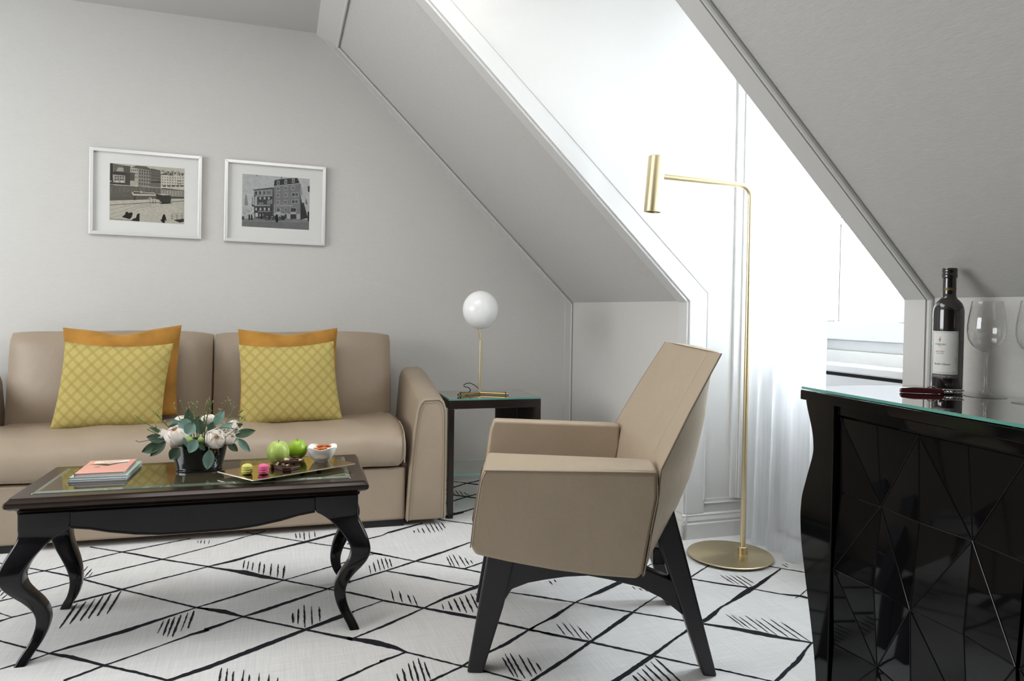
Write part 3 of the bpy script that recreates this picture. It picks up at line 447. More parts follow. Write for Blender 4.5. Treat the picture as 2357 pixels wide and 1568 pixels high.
def pillow(name,mat,label,loc,rot,tl,tr,br,bl,th,seed,group=None,crease=.0):
    """corners in local x,z; thickness along y"""
    n=30; rr=random.Random(seed); ph=[rr.uniform(0,6) for _ in range(6)]
    rows=[]; m=MB()
    def P(s,q,side):
        top=Vector((lerp(tl[0],tr[0],s),lerp(tl[1],tr[1],s))); bot=Vector((lerp(bl[0],br[0],s),lerp(bl[1],br[1],s)))
        p=bot.lerp(top,q); a,b_=2*s-1,2*q-1
        # sides pull in between the corners
        p.x-= a*.010*(1-b_*b_)*abs(a)**2; p.y-= b_*.020*(1-a*a)*(1 if b_>0 else .25)*abs(b_)**2
        if crease and b_>0: p.y-=crease*b_**3*math.exp(-((a-.0)/.35)**2)
        e=(1-abs(a)**2.6)*(1-abs(b_)**2.6); t=max(0,e)**.55*th
        t*=1+.06*math.sin(a*3+ph[0])+.05*math.sin(b_*4+ph[1])
        wr=.004*math.sin(a*14+b_*5+ph[2])*abs(a)**2+.003*math.sin(b_*17+a*7+ph[3])*abs(b_)**3
        return (p.x,side*(t+.0015)+wr*(t/th) ,p.y)
    vs=[];fs=[]
    for side in (-1,1):
        base=len(vs)
        for j in range(n+1):
            for i in range(n+1): vs.append(P(i/n,j/n,side))
        for j in range(n):
            for i in range(n):
                a=base+j*(n+1)+i; f=(a,a+1,a+n+2,a+n+1); fs.append(f if side<0 else f[::-1])
    N2=(n+1)**2
    ring=[i for i in range(n+1)]+[j*(n+1)+n for j in range(1,n+1)]+[n*(n+1)+i for i in range(n-1,-1,-1)]+[j*(n+1) for j in range(n-1,0,-1)]
    for i in range(len(ring)):
        a=ring[i];b_=ring[(i+1)%len(ring)]; fs.append((a,a+N2,b_+N2,b_))
    m.add(vs,fs); o=m.build(name,mat,None,ang=80)
    o.location=loc; o.rotation_euler=rot; return tag(o,label,'cushion',group)
PX=-.62
def plc(x,y,z): return sl(x,y,z)
# local coords for corners are relative to loc (world X and Z at the cushion plane)
def pil(name,mat,label,Y,X0,z0,tl,tr,br,bl,th,seed,lean=-.16,cr=0):
    f=lambda p:(p[0]-X0,p[1]-z0); return pillow(name,mat,label,(X0,Y,z0),(lean,0,0),f(tl),f(tr),f(br),f(bl),th,seed,crease=cr)
pil('throw_pillow',M['velvet'],'ochre velvet cushion behind the patterned one, left pair on the sofa',3.640,-.63,.46,(-.885,.895),(-.395,.91),(-.405,.485),(-.875,.475),.055,1,cr=.02)
pil('throw_pillow',M['weave'],'citron diamond-patterned cushion, left one on the sofa, behind the flower bowl',3.500,-.65,.46,(-.842,.838),(-.412,.830),(-.452,.455),(-.885,.455),.065,2)
pil('throw_pillow',M['velvet'],'ochre velvet cushion behind the patterned one, right pair on the sofa',3.600,.09,.46,(-.143,.893),(.324,.902),(.322,.475),(-.135,.475),.055,3,cr=.012)
pil('throw_pillow',M['weave'],'citron diamond-patterned cushion, right one on the sofa, above the apples',3.452,.09,.46,(-.134,.826),(.293,.842),(.332,.462),(-.128,.450),.065,4)
# ------------------------------------------------------------------ coffee table
TR=math.radians(-2.3)
tb=thing('coffee_table','black lacquered coffee table with curved cabriole legs and glass-inset brown top','coffee table',(-.185,2.450,0),TR)
TW,TD=.980,.430
m=MB()
def ring(w_,d_,z,r=.006): return [(x,y,z) for x,y in rrect(w_,d_,r,3)]
m.rows([ring(TW-.10,TD-.10,.418),ring(TW-.052,TD-.052,.418),ring(TW-.052,TD-.052,.424),ring(TW-.036,TD-.036,.430),ring(TW-.018,TD-.018,.432),ring(TW-.004,TD-.004,.438),ring(TW,TD,.445),ring(TW-.003,TD-.003,.452),ring(TW-.014,TD-.014,.457),ring(TW-.020,TD-.020,.460),ring(TW-.024,TD-.024,.464),ring(TW-.104,TD-.104,.464),ring(TW-.108,TD-.108,.461)],True,True,True)
m.build('tabletop',M['brownwood'],tb,ang=30)
m=MB()
gw,gd=TW-.106,TD-.106
m.rows([ring(gw,gd,.4625,.003),ring(gw-.002,gd-.002,.4655,.003),ring(gw-.030,gd-.030,.468,.003)],True,True,True)
M['tableglass']=pm('dark_mirror_glass',(.045,.038,.022),.015,spec=1.0,ior=2.1); M['bevelglass']=pm('bevel_glass',(.10,.14,.10),.03,spec=1.0,ior=2.2)
m.m=[1]*len(m.m); m.m[-1]=0
gl=m.build('glass_inset',[M['tableglass'],M['bevelglass']],tb,smooth=False)
AX,AY=.458,.203
def apron(n,L_,pos,rot):
    top=.419; pts=[]
    for i in range(41):
        s=i/40; x=lerp(-L_/2,L_/2,s); a=abs(2*s-1)
        z=interp([(0,.336),(.3,.337),(.5,.343),(.7,.354),(.85,.366),(1,.373)],a); pts.append((x,z))
    m=MB(); m.prism([(-L_/2,0,top)]+[(x,0,z) for x,z in pts]+[(L_/2,0,top)],(0,.018,0))
    o=m.build('apron',M['blackwood'],tb,loc=pos,rot=(0,0,rot),bevel=.002,smooth=False)
    m=MB(); m.tube([(x,-.0005,z+.003) for x,z in pts],.003,6); m.build('bead',M['blackwood'],o)
apron(0,2*AX-.258,(0,-AY,0),0); apron(1,2*AX-.258,(0,AY,0),PI); apron(2,2*AY-.19,(AX,0,0),PI/2); apron(3,2*AY-.19,(-AX,0,0),-PI/2)
LEG=[(.419,.065,.130),(.392,.065,.130),(.374,.063,.126),(.362,.054,.108),(.346,.042,.089),(.325,.026,.076),(.300,.009,.067),(.275,-.003,.062),(.250,-.007,.058),(.225,-.001,.055),(.200,.012,.052),(.170,.031,.047),(.140,.045,.041),(.11,.051,.036),(.08,.047,.033),(.05,.036,.031),(.02,.018,.030),(.0,.008,.030)]
LEGS_=[(p.z,p.x,p.y) for p in spline([(c,wd,z) for z,c,wd in LEG],4)]
for sx in (-1,1):
    for sy in (-1,1):
        m=MB(); rows=[]
        for z,c,wd in LEGS_:
            wy=min(wd,.095); cy_=c if wd<.095 else .0475
            cx=sx*(AX-c); cy=sy*(AY-cy_); rr_=.006
            rows.append([(cx+x,cy+y,max(z,0)) for x,y in [(a*wd/wd,b_) for a,b_ in rrect(wd,wy,min(.008,wd*.2) if z<.37 else .006,3)]])
        m.rows(rows,True,True,True); m.build('leg',M['blackwood'],tb,ang=75)
# ------------------------------------------------------------------ armchair (faces left)
YAW=0.32823
CHX,CHY=.24,2.2
c_,s_=math.cos(-YAW-.0),math.sin(-YAW)
chair=thing('armchair','tan leather armchair with raked back and dark wood A-shaped legs','armchair',(CHX*math.cos(YAW)+CHY*math.sin(YAW),-CHX*math.sin(YAW)+CHY*math.cos(YAW),0),-YAW)
def q(a,b_,z): return (a-CHX,b_-CHY,z)
def armblock(b0,b1,inner):
    out=[(-.064,.588),(-.077,.558),(-.092,.45),(-.098,.39),(-.086,.370),(.0,.352),(.113,.333),(.223,.320),(.331,.313),(.346,.330),(.362,.43),(.379,.523),(.376,.588)]
    inn=[(-.060,.612),(-.072,.575),(-.086,.45),(-.092,.39),(-.082,.374),(.0,.356),(.113,.337),(.223,.324),(.331,.317),(.346,.330),(.365,.43),(.385,.523),(.384,.600)]
    m=MB(); s=1 if b1>b0 else -1; w_=abs(b1-b0)
    rows=[]
    for t,k in ((0,0),(.14,.35),(.45,.85),(.8,1.0),(1,.95)):
        rows.append([q(lerp(o[0],i[0],k),b0+s*w_*t,lerp(o[1],i[1],k)) for o,i in zip(out,inn)])
    m.rows(rows,True,True,True)
    o=m.build('armrest',M['leather2'],chair,bevel=.013,seg=4,ang=35)
    path=[q(a,b0,z) for a,z in out]+[q(*((out[0][0]),b0,out[0][1]))]
    p=MB(); p.tube([q(a,b0-s*.0003,z) for a,z in out[-3:]+out[:4]],.0019,6); p.build('piping',M['pipe'],o)
    p=MB(); p.tube([q(a+.004,b0+s*.012,z+.0035) for a,z in (out[0],out[-1])],.0009,5); p.build('stitching',M['seam'],o)
    return o
armblock(1.81,1.935,0); armblock(2.62,2.50,0)
# backrest: closed section swept upward
m=MB(); rows=[]; 
FR=[(.33,.330),(.45,.360),(.56,.374),(.60,.388),(.74,.462),(.893,.546)]
ED=[(.318,.346),(.43,.364),(.52,.380),(.59,.385),(.74,.463),(.893,.550)]
CE=[(.318,.395),(.384,.455),(.45,.505),(.525,.540),(.60,.562),(.70,.580),(.80,.582),(.893,.572)]
n=22
for j in range(26):
    z=lerp(.318,.893,j/25); bw0=lerp(1.812,1.868,max(0,(z-.55)/.343)); bw1=lerp(2.618,2.552,max(0,(z-.55)/.343))
    f=interp(FR,z);e=interp(ED,z);c=interp(CE,z)
    sec=[]
    for i in range(n+1):
        t=2*i/n-1; b_=lerp(bw0,bw1,i/n); k=(1-abs(t)**2.4)
        sec.append(q(e+(c-e)*k,b_,z+.004*(1-t*t)))
    for i in range(n-1,0,-1):
        t=2*i/n-1; b_=lerp(bw0,bw1,i/n); wing=max(0,abs(t)-.58)/.42
        sec.append(q(f+.012-(.012+.0)*wing*1.0+ (e-f)*wing,b_,z))
    rows.append(sec)
m.rows(rows,True,True,True); bk=m.build('backrest',M['leather2'],chair,bevel=.006,seg=3,ang=50)
for side in (0,1):
    p=MB(); pth=[]
    for j in range(20):
        z=lerp(.325,.893,j/19); bw=lerp(1.812,1.868,max(0,(z-.55)/.343)) if side==0 else lerp(2.618,2.552,max(0,(z-.55)/.343))
        pth.append(q(interp(ED,z)+.001,bw,z))
    p.tube(pth,.0022,6); p.build('piping',M['pipe'],bk)
    if side: continue
    p=MB(); tt=.58; pth=[]
    for j in range(12):
        z=lerp(.585,.893,j/11); bw0=lerp(1.812,1.868,max(0,(z-.55)/.343)); bw1=lerp(2.618,2.552,max(0,(z-.55)/.343)); t=-tt if side==0 else tt
        pth.append(q(interp(FR,z)+.0115,lerp(bw0,bw1,(t+1)/2),z))
    p.tube(pth,.0013,5); p.build('stitching',M['seam'],bk)
m=MB(); m.box(q(-.075,1.93,.345),q(.36,2.505,.40)); m.build('seat',M['leather2'],chair,bevel=.015,seg=3)
m=MB(); m.prism([q(-.088,1.93,.370),q(-.098,1.93,.40),q(-.102,1.93,.425),q(-.097,1.93,.452),q(-.08,1.93,.465),(q(-.02,1.93,.47)),q(.38,1.93,.46),q(.38,1.93,.385)],(0,.575,0)); m.build('seat_cushion',M['burg'],chair,bevel=.012,seg=3)
# legs, rails
def poly_y(pts,b0,b1): return MB().prism([q(a,b0,z) for a,z in pts],(0,b1-b0,0))
for b0,b1 in ((1.935,1.985),(2.455,2.405)):
    poly_y([(-.110,0),(-.066,0),(-.012,.185),(-.004,.22),(.016,.315),(.012,.352),(-.052,.362)],b0,b1).build('leg',M['legwood'],chair,bevel=.006,seg=3,ang=60)
    s=1 if b1>b0 else -1
    bb=b0+s*.004; be=b1-s*.006
    poly_y([(.446,.476),(.481,.352),(.578,0),(.540,0),(.482,.168),(.428,.315),(.405,.385)],b0,b1).build('leg',M['legwood'],chair,bevel=.006,seg=3,ang=60)
    arch=[(-.015,.190),(.010,.232),(.055,.250),(.10,.259),(.157,.268),(.22,.272),(.277,.262),(.36,.243),(.42,.214),(.482,.166),(.455,.262),(.40,.285),(.33,.312),(.16,.336),(.0,.345)]
    poly_y(arch,bb,be).build('rail',M['legwood'],chair,bevel=.004,seg=2,ang=60)
m=MB(); m.box(q(-.03,1.98,.30),q(.0,2.41,.345)); m.build('crossbar',M['legwood'],chair,bevel=.004)
m=MB(); m.box(q(.405,1.98,.29),q(.44,2.41,.34)); m.build('crossbar',M['legwood'],chair,bevel=.004)
# ------------------------------------------------------------------ end table
et=thing('side_table','dark wood side table with glass top and lower glass shelf beside the sofa','side table',(1.045,3.445,0),math.radians(-2.2))
ew,ed=.462,.34; hw,hd=ew/2,ed/2
m=MB(); m.box((-hw,-hd,.523),(hw,-hd+.03,.564)); m.box((-hw,hd-.03,.523),(hw,hd,.564)); m.box((-hw,-hd+.03,.523),(-hw+.03,hd-.03,.564)); m.box((hw-.03,-hd+.03,.523),(hw,hd-.03,.564)); m.build('frame',M['darkwood'],et,bevel=.002,smooth=False)
for sx in (-1,1):
    for sy in (-1,1):
        x0=sx*hw; y0=sy*hd
        m=MB(); m.box((x0,y0,0),(x0-sx*.028,y0-sy*.028,.523)); m.build('leg',M['darkwood'],et,bevel=.002,smooth=False)
m=MB(); m.box((hw-.012,-hd+.028,.30),(hw-.024,hd-.028,.523)); m.build('side_panel',M['darkwood'],et,smooth=False)
m=MB(); m.box((hw-.145,hd-.024,.40),(hw-.028,hd-.012,.523)); m.build('back_panel',M['darkwood'],et,smooth=False)
def glassplate(x0,y0,z0,x1,y1,z1,parent,name):
    m=MB(); m.box((x0,y0,z0),(x1,y1,z1)); m.m=[0,0,1,1,1,1]; return m.build(name,[M['topglass'],M['glassedge']],parent,smooth=False)
glassplate(-hw,-hd,.5645,hw,hd,.572,et,'glass_top')
glassplate(-hw+.02,-hd+.02,.198,hw-.02,hd-.02,.205,et,'glass_shelf')
m=MB(); m.tube([(-hw+.028,-hd+.01,.505),(-hw+.045,-hd+.01,.523)],.002,6); m.build('bracket',M['chrome'],et)
# ------------------------------------------------------------------ globe lamp
gl=thing('table_lamp','brass table lamp with white globe shade standing on the side table','table lamp',(1.005,3.435,.572))
m=MB()
m.rows([[(.091*math.cos(a)*math.cos(t),.091*math.cos(a)*math.sin(t),.425+.0965*math.sin(a)) for t in [2*PI*k/48 for k in range(48)]] for a in [lerp(-PI/2+.02,PI/2-.02,i/30) for i in range(31)]],True,True,True)
m.build('globe_shade',M['opal'],gl,loc=(-.002,0,0),ang=180)
m=MB(); m.tube([(0,0,.008),(0,0,.27),(0,0,.279),(-.004,0,.292),(-.010,0,.330)],.0062,12); m.build('stem',M['brass'],gl)
m=MB(); m.tube([(0,0,.0072),(.125,-.075,.008)],.0065,12); m.build('base_bar',M['brassdark'],gl)
m=MB(); m.tube([(0,0,.0072),(-.128,-.055,.008)],.0065,12); m.build('base_bar',M['brassdark'],gl)
for x,y in ((.112,-.067),(-.115,-.049)):
    m=MB()
    pts=[(x,y-.007,.0015),(x,y-.010,.008),(x,y-.009,.014),(x,y+.002,.0165),(x,y+.009,.012),(x,y+.007,.0015)]; m.tube(pts,.0016,6); m.build('base_ring',M['black'],gl)
m=MB(); m.tube(spline([(-.01,.0,.03),(-.025,.01,.045),(-.05,.02,.056),(-.075,.02,.05),(-.08,.01,.04),(-.06,.0,.035),(-.05,.0,.02),(-.06,.02,.008),(-.09,.06,.004)],6),.0022,6); m.build('cord',M['black'],gl)
# ------------------------------------------------------------------ floor lamp
fp=(1.841,2.434,0); X=Vector((math.cos(YAW),-math.sin(YAW),0))
fl_=thing('floor_lamp','tall brass reading lamp with round foot and tube head by the curtain','floor lamp',(1.841,2.434,0),-YAW)
m=MB(); m.lathe([(.0,0),(.150,0),(.166,.0012),(.170,.004),(.170,.007),(.168,.0085),(0.0005,.0095)],64,(-.052,0,.006),capa=False); 
def radial():
    mm=pm('turned_brass',(.68,.57,.35),.3,metal=1); nt=mm.node_tree; b_=nt.nodes['Principled BSDF']; b_.inputs['Anisotropic'].default_value=.8
    tg=nt.nodes.new('ShaderNodeTangent'); tg.direction_type='RADIAL'; tg.axis='Z'; nt.links.new(tg.outputs[0],b_.inputs['Tangent']); return mm
bs=MB(); bs.lathe([(.0005,0),(.150,0),(.166,.0012),(.170,.004),(.170,.007),(.168,.0085),(0.0005,.0095)],64)
bo=bs.build('foot',radial(),fl_,loc=(-.052,0,.006),ang=30)
m=MB(); m.lathe([(.06,0),(.06,.006)],32,(-.052,0,0)); m.build('foot_pad',M['black'],fl_)
m=MB(); m.lathe([(.020,.015),(.020,.044),(.018,.046)],28); m.build('collar',M['brass'],fl_)
arc=[(0,0,.04),(0,0,.8),(0,0,1.47)]
for i in range(1,11):
    a=PI/2*i/10; arc.append((-.048*(1-math.cos(a)),-.007*(1-math.cos(a)),1.47+.048*math.sin(a)))
arc+= [(-.392,-.058,1.539)]
m=MB(); m.tube(arc,.0105,16); m.build('pole',M['brass'],fl_)
m=MB(); m.rows([[(r*math.cos(2*PI*k/32),r*math.sin(2*PI*k/32),z) for k in range(32)] for r,z in ((.0005,.080),(.0325,.080),(.034,.078),(.034,-.140),(.031,-.140),(.031,-.06),(.0005,-.06))],True); m.build('lamp_head',M['brass'],fl_,loc=(-.398,-.059,1.536),rot=(0,math.radians(4),0),ang=30)
# ------------------------------------------------------------------ sideboard
SBR=math.radians(-5.63)
sb=thing('sideboard','black high-gloss sideboard with faceted door front and glass-covered top','sideboard',(1.3245,1.5265,0),SBR)
# local x: depth to the wall, local -y: along the front towards the viewer ; s=-y
SLn=1.32; DP=.355
m=MB(); m.box((.0,0,.776),(DP,-SLn,.801)); m.build('top',M['lacquer'],sb,bevel=.002,smooth=False)
m=MB(); m.box((.002,-.002,.8035),(DP,-SLn,.810)); m.m=[0,0,1,1,1,1]; m.build('glass_top',[M['topglass'],M['glassedge']],sb,smooth=False)
for x,y in ((.02,-.03),(.02,-.6),(.02,-1.2),(.33,-.03),(.33,-1.2)):
    m=MB(); m.lathe([(.006,.801),(.006,.8035)],12,(x,y,0)); m.build('glass_pad',M['wineglass'],sb)
PRF=[(.776,.006),(.75,.014),(.699,.034),(.655,.041),(.63,.037),(.607,.029),(.56,.012),(.52,-.001),(.49,-.005),(.461,-.006),(.40,.0),(.34,.013),(.27,.030),(.193,.049),(.12,.064),(.06,.073),(.0,.078)]
PRF=[(p.x,p.y) for p in spline([(z,q_,0) for z,q_ in PRF],4)]
for y0,sg in ((0,1),(-SLn,-1)):
    m=MB(); m.prism([(.012,y0-sg*s,z) for z,s in PRF]+[(.012,y0-sg*.118,0),(.012,y0-sg*.118,.776)],(.022,0,0)); m.build('shaped_stile',M['lacquer'],sb,bevel=.002,smooth=False)
    m=MB(); m.prism([(.034,y0-sg*(s+.002),z) for z,s in PRF]+[(.034,y0-sg*(s+.018),z) for z,s in PRF[::-1]],(DP-.036,0,0)); m.build('side_panel',M['lacquer'],sb,ang=60)
m=MB(); m.box((.045,-.08,.03),(DP-.005,-SLn+.08,.776)); m.build('carcass',M['lacquer'],sb,smooth=False)
m=MB(); m.box((.022,-.118,.752),(.034,-SLn+.118,.776)); m.build('top_rail',M['lacquer'],sb,smooth=False)
def door(s0,ncol,name='door'):
    ds=.1235; dz=.188; nr=4; z0=.745; H={}
    for j in range(nr+1):
        for i in range(ncol+1):
            if (i+j)%2==0: h=.019 if j%2 else -.008
            else: h=.004+ .005*((i*3+j*5)%3-1)
            if i in (0,ncol): h=min(h,.006)
            if j in (0,): h=.002
            H[i,j]=h
    m=MB(); P=lambda i,j:(.024+H[i,j],-(s0+i*ds),max(z0-j*dz,.035))
    for j in range(nr):
        for i in range(ncol):
            a,b_,c,d=P(i,j),P(i+1,j),P(i+1,j+1),P(i,j+1)
            if (i+j)%2==0: m.add([a,b_,c,d],[(0,1,2),(0,2,3)])
            else: m.add([a,b_,c,d],[(0,1,3),(1,2,3)])
    x1=.045; a=P(0,0);b_=P(ncol,0)
    # sides of the slab
    for j in range(nr):
        for i in (0,ncol):
            p,q_=P(i,j),P(i,j+1); m.add([p,q_,(x1,q_[1],q_[2]),(x1,p[1],p[2])],[(0,1,2,3)])
    for i in range(ncol):
        p,q_=P(i,0),P(i+1,0); m.add([p,q_,(x1,q_[1],q_[2]),(x1,p[1],p[2])],[(0,1,2,3)])
    do_=m.build(name,M['lacquer2'],sb,smooth=False,bevel=.0015,seg=2)
    m=MB(); e=(-.0004,0,0); E_=lambda a_,b__: m.tube([Vector(a_)+Vector(e),Vector(b__)+Vector(e)],.0014,6)
    for j in range(nr):
        for i in range(ncol):
            if j: E_(P(i,j),P(i+1,j))
            if i: E_(P(i,j),P(i,j+1))
            if (i+j)%2==0: E_(P(i,j),P(i+1,j+1))
            else: E_(P(i+1,j),P(i,j+1))
    m.build('ridge_pattern',M['lacquer'],do_)
M['lacquer2']=pm('black_gloss_panel',(.003,.003,.0035),.045,spec=.25,bump=(3.5,.3,(1,1,1),1))
door(.125,4); door(.125+4*.1235+.008,4)
# ------------------------------------------------------------------ bottle, glasses, corkscrew
SZ=.8102
BR=.0355
bt=thing('wine_bottle','dark red wine bottle with white label standing on the sideboard','bottle',(1.606,1.334,SZ)); bt.scale=(.965,.965,.965)
m=MB(); m.lathe([(.0005,.004),(.026,.002),(.034,.0),(BR,.005),(BR,.206),(.0350,.214),(.0332,.222),(.0295,.230),(.0240,.2365),(.0190,.2415),(.0165,.247),(.0154,.256),(.0149,.300),(.0148,.312)],48)
M['bottle']=pm('dark_bottle_glass',(.012,.007,.008),.06,spec=.7,coat=.5); m.build('glass_body',M['bottle'],bt,ang=60)
m=MB(); m.lathe([(.0158,.254),(.0158,.256),(.0155,.294),(.0175,.295),(.0178,.297),(.0178,.306),(.0172,.307),(.0172,.309),(.0176,.311),(.0176,.318),(.0165,.3205),(.0005,.3205)],40); cap=m.build('capsule',M['bottle'],bt,ang=40)
m=MB(); m.lathe([(.01585,.263),(.01575,.270)],40,capa=False,capb=False); m.build('gold_band',pm('gold_foil',(.12,.09,.03),.4,metal=.5),cap,label='dull gold band round the bottle neck')
# label wraps the side turned to the camera and a little to the left
va=math.atan2(-1.334,-1.606)   # direction from bottle towards camera
def lab(a,z,r): return (r*math.cos(a),r*math.sin(a),z)
a0=va-math.radians(68); a1=va+math.radians(36)     # left edge (seen from camera) .. right edge
M['label']=pm('label_paper',(.74,.73,.70),.6); M['labelink']=pm('label_ink',(.10,.10,.11),.6); M['labelgrey']=pm('label_strip',(.10,.095,.09),.5)
M['labelred']=pm('label_red_ink',(.45,.16,.07),.6); M['labelwhite']=pm('label_white_ink',(.7,.7,.68),.6)
def arcpatch(m,x0,x1,z0,z1,r):
    n=max(2,int(abs(x1-x0)/.002)); m.rows([[lab(a_of(lerp(x0,x1,i/n)),z,r) for i in range(n+1)] for z in (z0,z1)])
A_R=va+math.radians(40)      # right end of the label as seen
def a_of(x): return A_R-(.066-x)/BR    # x: 0 left .. .066 right along the paper
LW=.066
m=MB(); arcpatch(m,0,LW,.048,.158,BR+.0004); lb=m.build('label',M['label'],bt,ang=180,fix=False)
m=MB(); arcpatch(m,0,LW,.038,.048,BR+.0004); m.build('label_strip',M['labelgrey'],lb,ang=180,fix=False)
m=MB()
for x0,x1,z0,z1 in ((.0025,LW-.0025,.1548,.1553),(.0025,LW-.0025,.0515,.0520),(LW-.0030,LW-.0025,.0515,.1553),(.0025,.0030,.0515,.1553)): arcpatch(m,x0,x1,z0,z1,BR+.0007)
m.build('label_border',M['labelink'],lb,ang=180,fix=False)
def textmesh(body,size,shear=0,fat=0.0):
    cu=bpy.data.curves.new('t','FONT'); cu.body=body; cu.size=size; cu.align_x='CENTER'; cu.shear=shear; cu.offset=fat; cu.resolution_u=2
    o=bpy.data.objects.new('t',cu); COL.objects.link(o); bpy.context.view_layer.update()
    me=bpy.data.meshes.new_from_object(o.evaluated_get(bpy.context.evaluated_depsgraph_get())); bpy.data.objects.remove(o)
    vs=[v.co.copy() for v in me.vertices]; fs=[list(p.vertices) for p in me.polygons]; bpy.data.meshes.remove(me); return vs,fs
def wraptext(body,size,xc,zc,mat,shear=0,vert=False,nm='lettering'):
    vs,fs=textmesh(body,size,shear); m=MB()
    m.add([lab(a_of(xc+(-v.y if vert else v.x)),zc+(v.x if vert else v.y),BR+.0009) for v in vs],fs); m.build(nm,mat,lb,smooth=False,fix=False)
XC=.024
wraptext('STORCHEN',.0050,XC,.1225,M['labelink']); wraptext('ZURICH',.0022,XC,.1197,M['labelink'])
wraptext('Pinot Noir',.0050,XC,.1045,M['labelred']); wraptext('Vin de Garde',.0034,XC,.0998,M['labelink'])
wraptext('Bruild Clasien',.0068,XC+.004,.0715,M['labelink'],.45); wraptext('750 ml',.0024,LW-.010,.0538,M['labelink'])
wraptext('mis en bouteille',.0026,LW-.0052,.083,M['labelink'],0,True); wraptext('Pinot Noir    Weingut    Suisse',.0032,XC+.006,.0418,M['labelwhite'])
m=MB() # small stork mark
def birdpoly(pts,mt):
    m.mat(mt); m.add([lab(a_of(XC-.001+x),.130+z,BR+.0010) for x,z in pts],[list(range(len(pts)))])
birdpoly([(-.0025,.0055),(-.001,.0085),(.0015,.0090),(.0028,.0072),(.0012,.0052),(-.001,.0045)],0)
birdpoly([(-.0022,.0045),(.0008,.0048),(.0004,.0036),(-.0012,.0034)],0)
birdpoly([(.0000,.0088),(.0006,.0092),(.0010,.0122),(.0003,.0122)],1); birdpoly([(.0003,.0132),(.0015,.0128),(.0013,.0117),(.0001,.0119)],1)
birdpoly([(-.0006,.0036),(-.0002,.0036),(-.0004,-.0008),(-.0008,-.0008)],1); birdpoly([(.0000,.0036),(.0004,.0036),(.0012,.0010),(.0008,.0008)],1)
m.build('stork_mark',[M['labelred'],M['labelink']],lb,smooth=False,fix=False)
def wglass(loc,label):
    g=thing('wine_glass',label,'wine glass',loc,group='wine glasses on the sideboard')
    m=MB(); m.lathe([(.0005,.0035),(.020,.003),(.040,.0012),(.0445,.0006),(.0447,.0002),(.02,.0),(.0005,.0)],56,capa=False,capb=False); m.build('foot',M['wineglass'],g,ang=60)
    m=MB(); m.lathe([(.020,.0032),(.011,.008),(.0058,.018),(.0042,.032),(.0038,.07),(.0042,.092),(.0065,.102),(.012,.108)],32,capa=False,capb=False); m.build('stem',M['wineglass'],g,ang=80)
    o=[(.0006,.106),(.010,.1065),(.020,.112),(.030,.122),(.0372,.136),(.0402,.152),(.0402,.168),(.0375,.190),(.0338,.212),(.0318,.2255)]
    i=[(r-.0011,z+.0008) for r,z in o[::-1]]; i[-1]=(.0006,.1125); i[-2]=(.009,.113);i[-3]=(.0185,.1165)
    m=MB(); m.lathe(o+[(.0313,.2262)]+i,56,capa=False,capb=False); m.build('bowl',M['wineglass'],g,ang=80)
    return g
wglass((1.609,1.235,SZ),'clear stemmed wine glass standing next to the bottle')
wglass((1.592,1.105,SZ),'clear stemmed wine glass cut off by the right edge of the photo')
ck=thing('corkscrew','waiter corkscrew with dark red handle lying on the sideboard glass','corkscrew',(1.530,1.310,SZ),math.atan2(1.290-1.365,1.585-1.473))
L_=.155
m=MB(); m.prism([(-.072,-.006,.0),(-.070,-.006,.012),(-.04,-.006,.0145),(.02,-.006,.0135),(.026,-.006,.010),(.026,-.006,.001)],(0,.012,0)); m.build('handle',pm('red_wood_handle',(.075,.008,.010),.3,coat=.5),ck,bevel=.003,seg=3)
m=MB(); m.box((.022,-.007,.0095),(.068,-.004,.0125)); m.box((.022,.004,.0095),(.066,.007,.0125)); m.build('lever',M['chrome'],ck,bevel=.001)
m=MB(); m.box((.022,-.005,.002),(.066,-.003,.006)); m.build('boot',M['chrome'],ck,bevel=.001)
m=MB(); m.tube([(.022+.044*i/60,.0022*math.cos(i*.63),.0065+.0022*math.sin(i*.63)) for i in range(61)],.001,6); m.build('worm',M['chrome'],ck)
m=MB(); m.tube([(.045,-.009,.009),(.045,.009,.009)],.003,10); m.build('rivet',M['chrome'],ck); m=MB(); m.tube([(-.012,-.002,.0145),(-.006,-.002,.018),(.004,-.002,.0175),(.009,-.002,.013)],.0016,8); m.build('pivot',M['chrome'],ck)
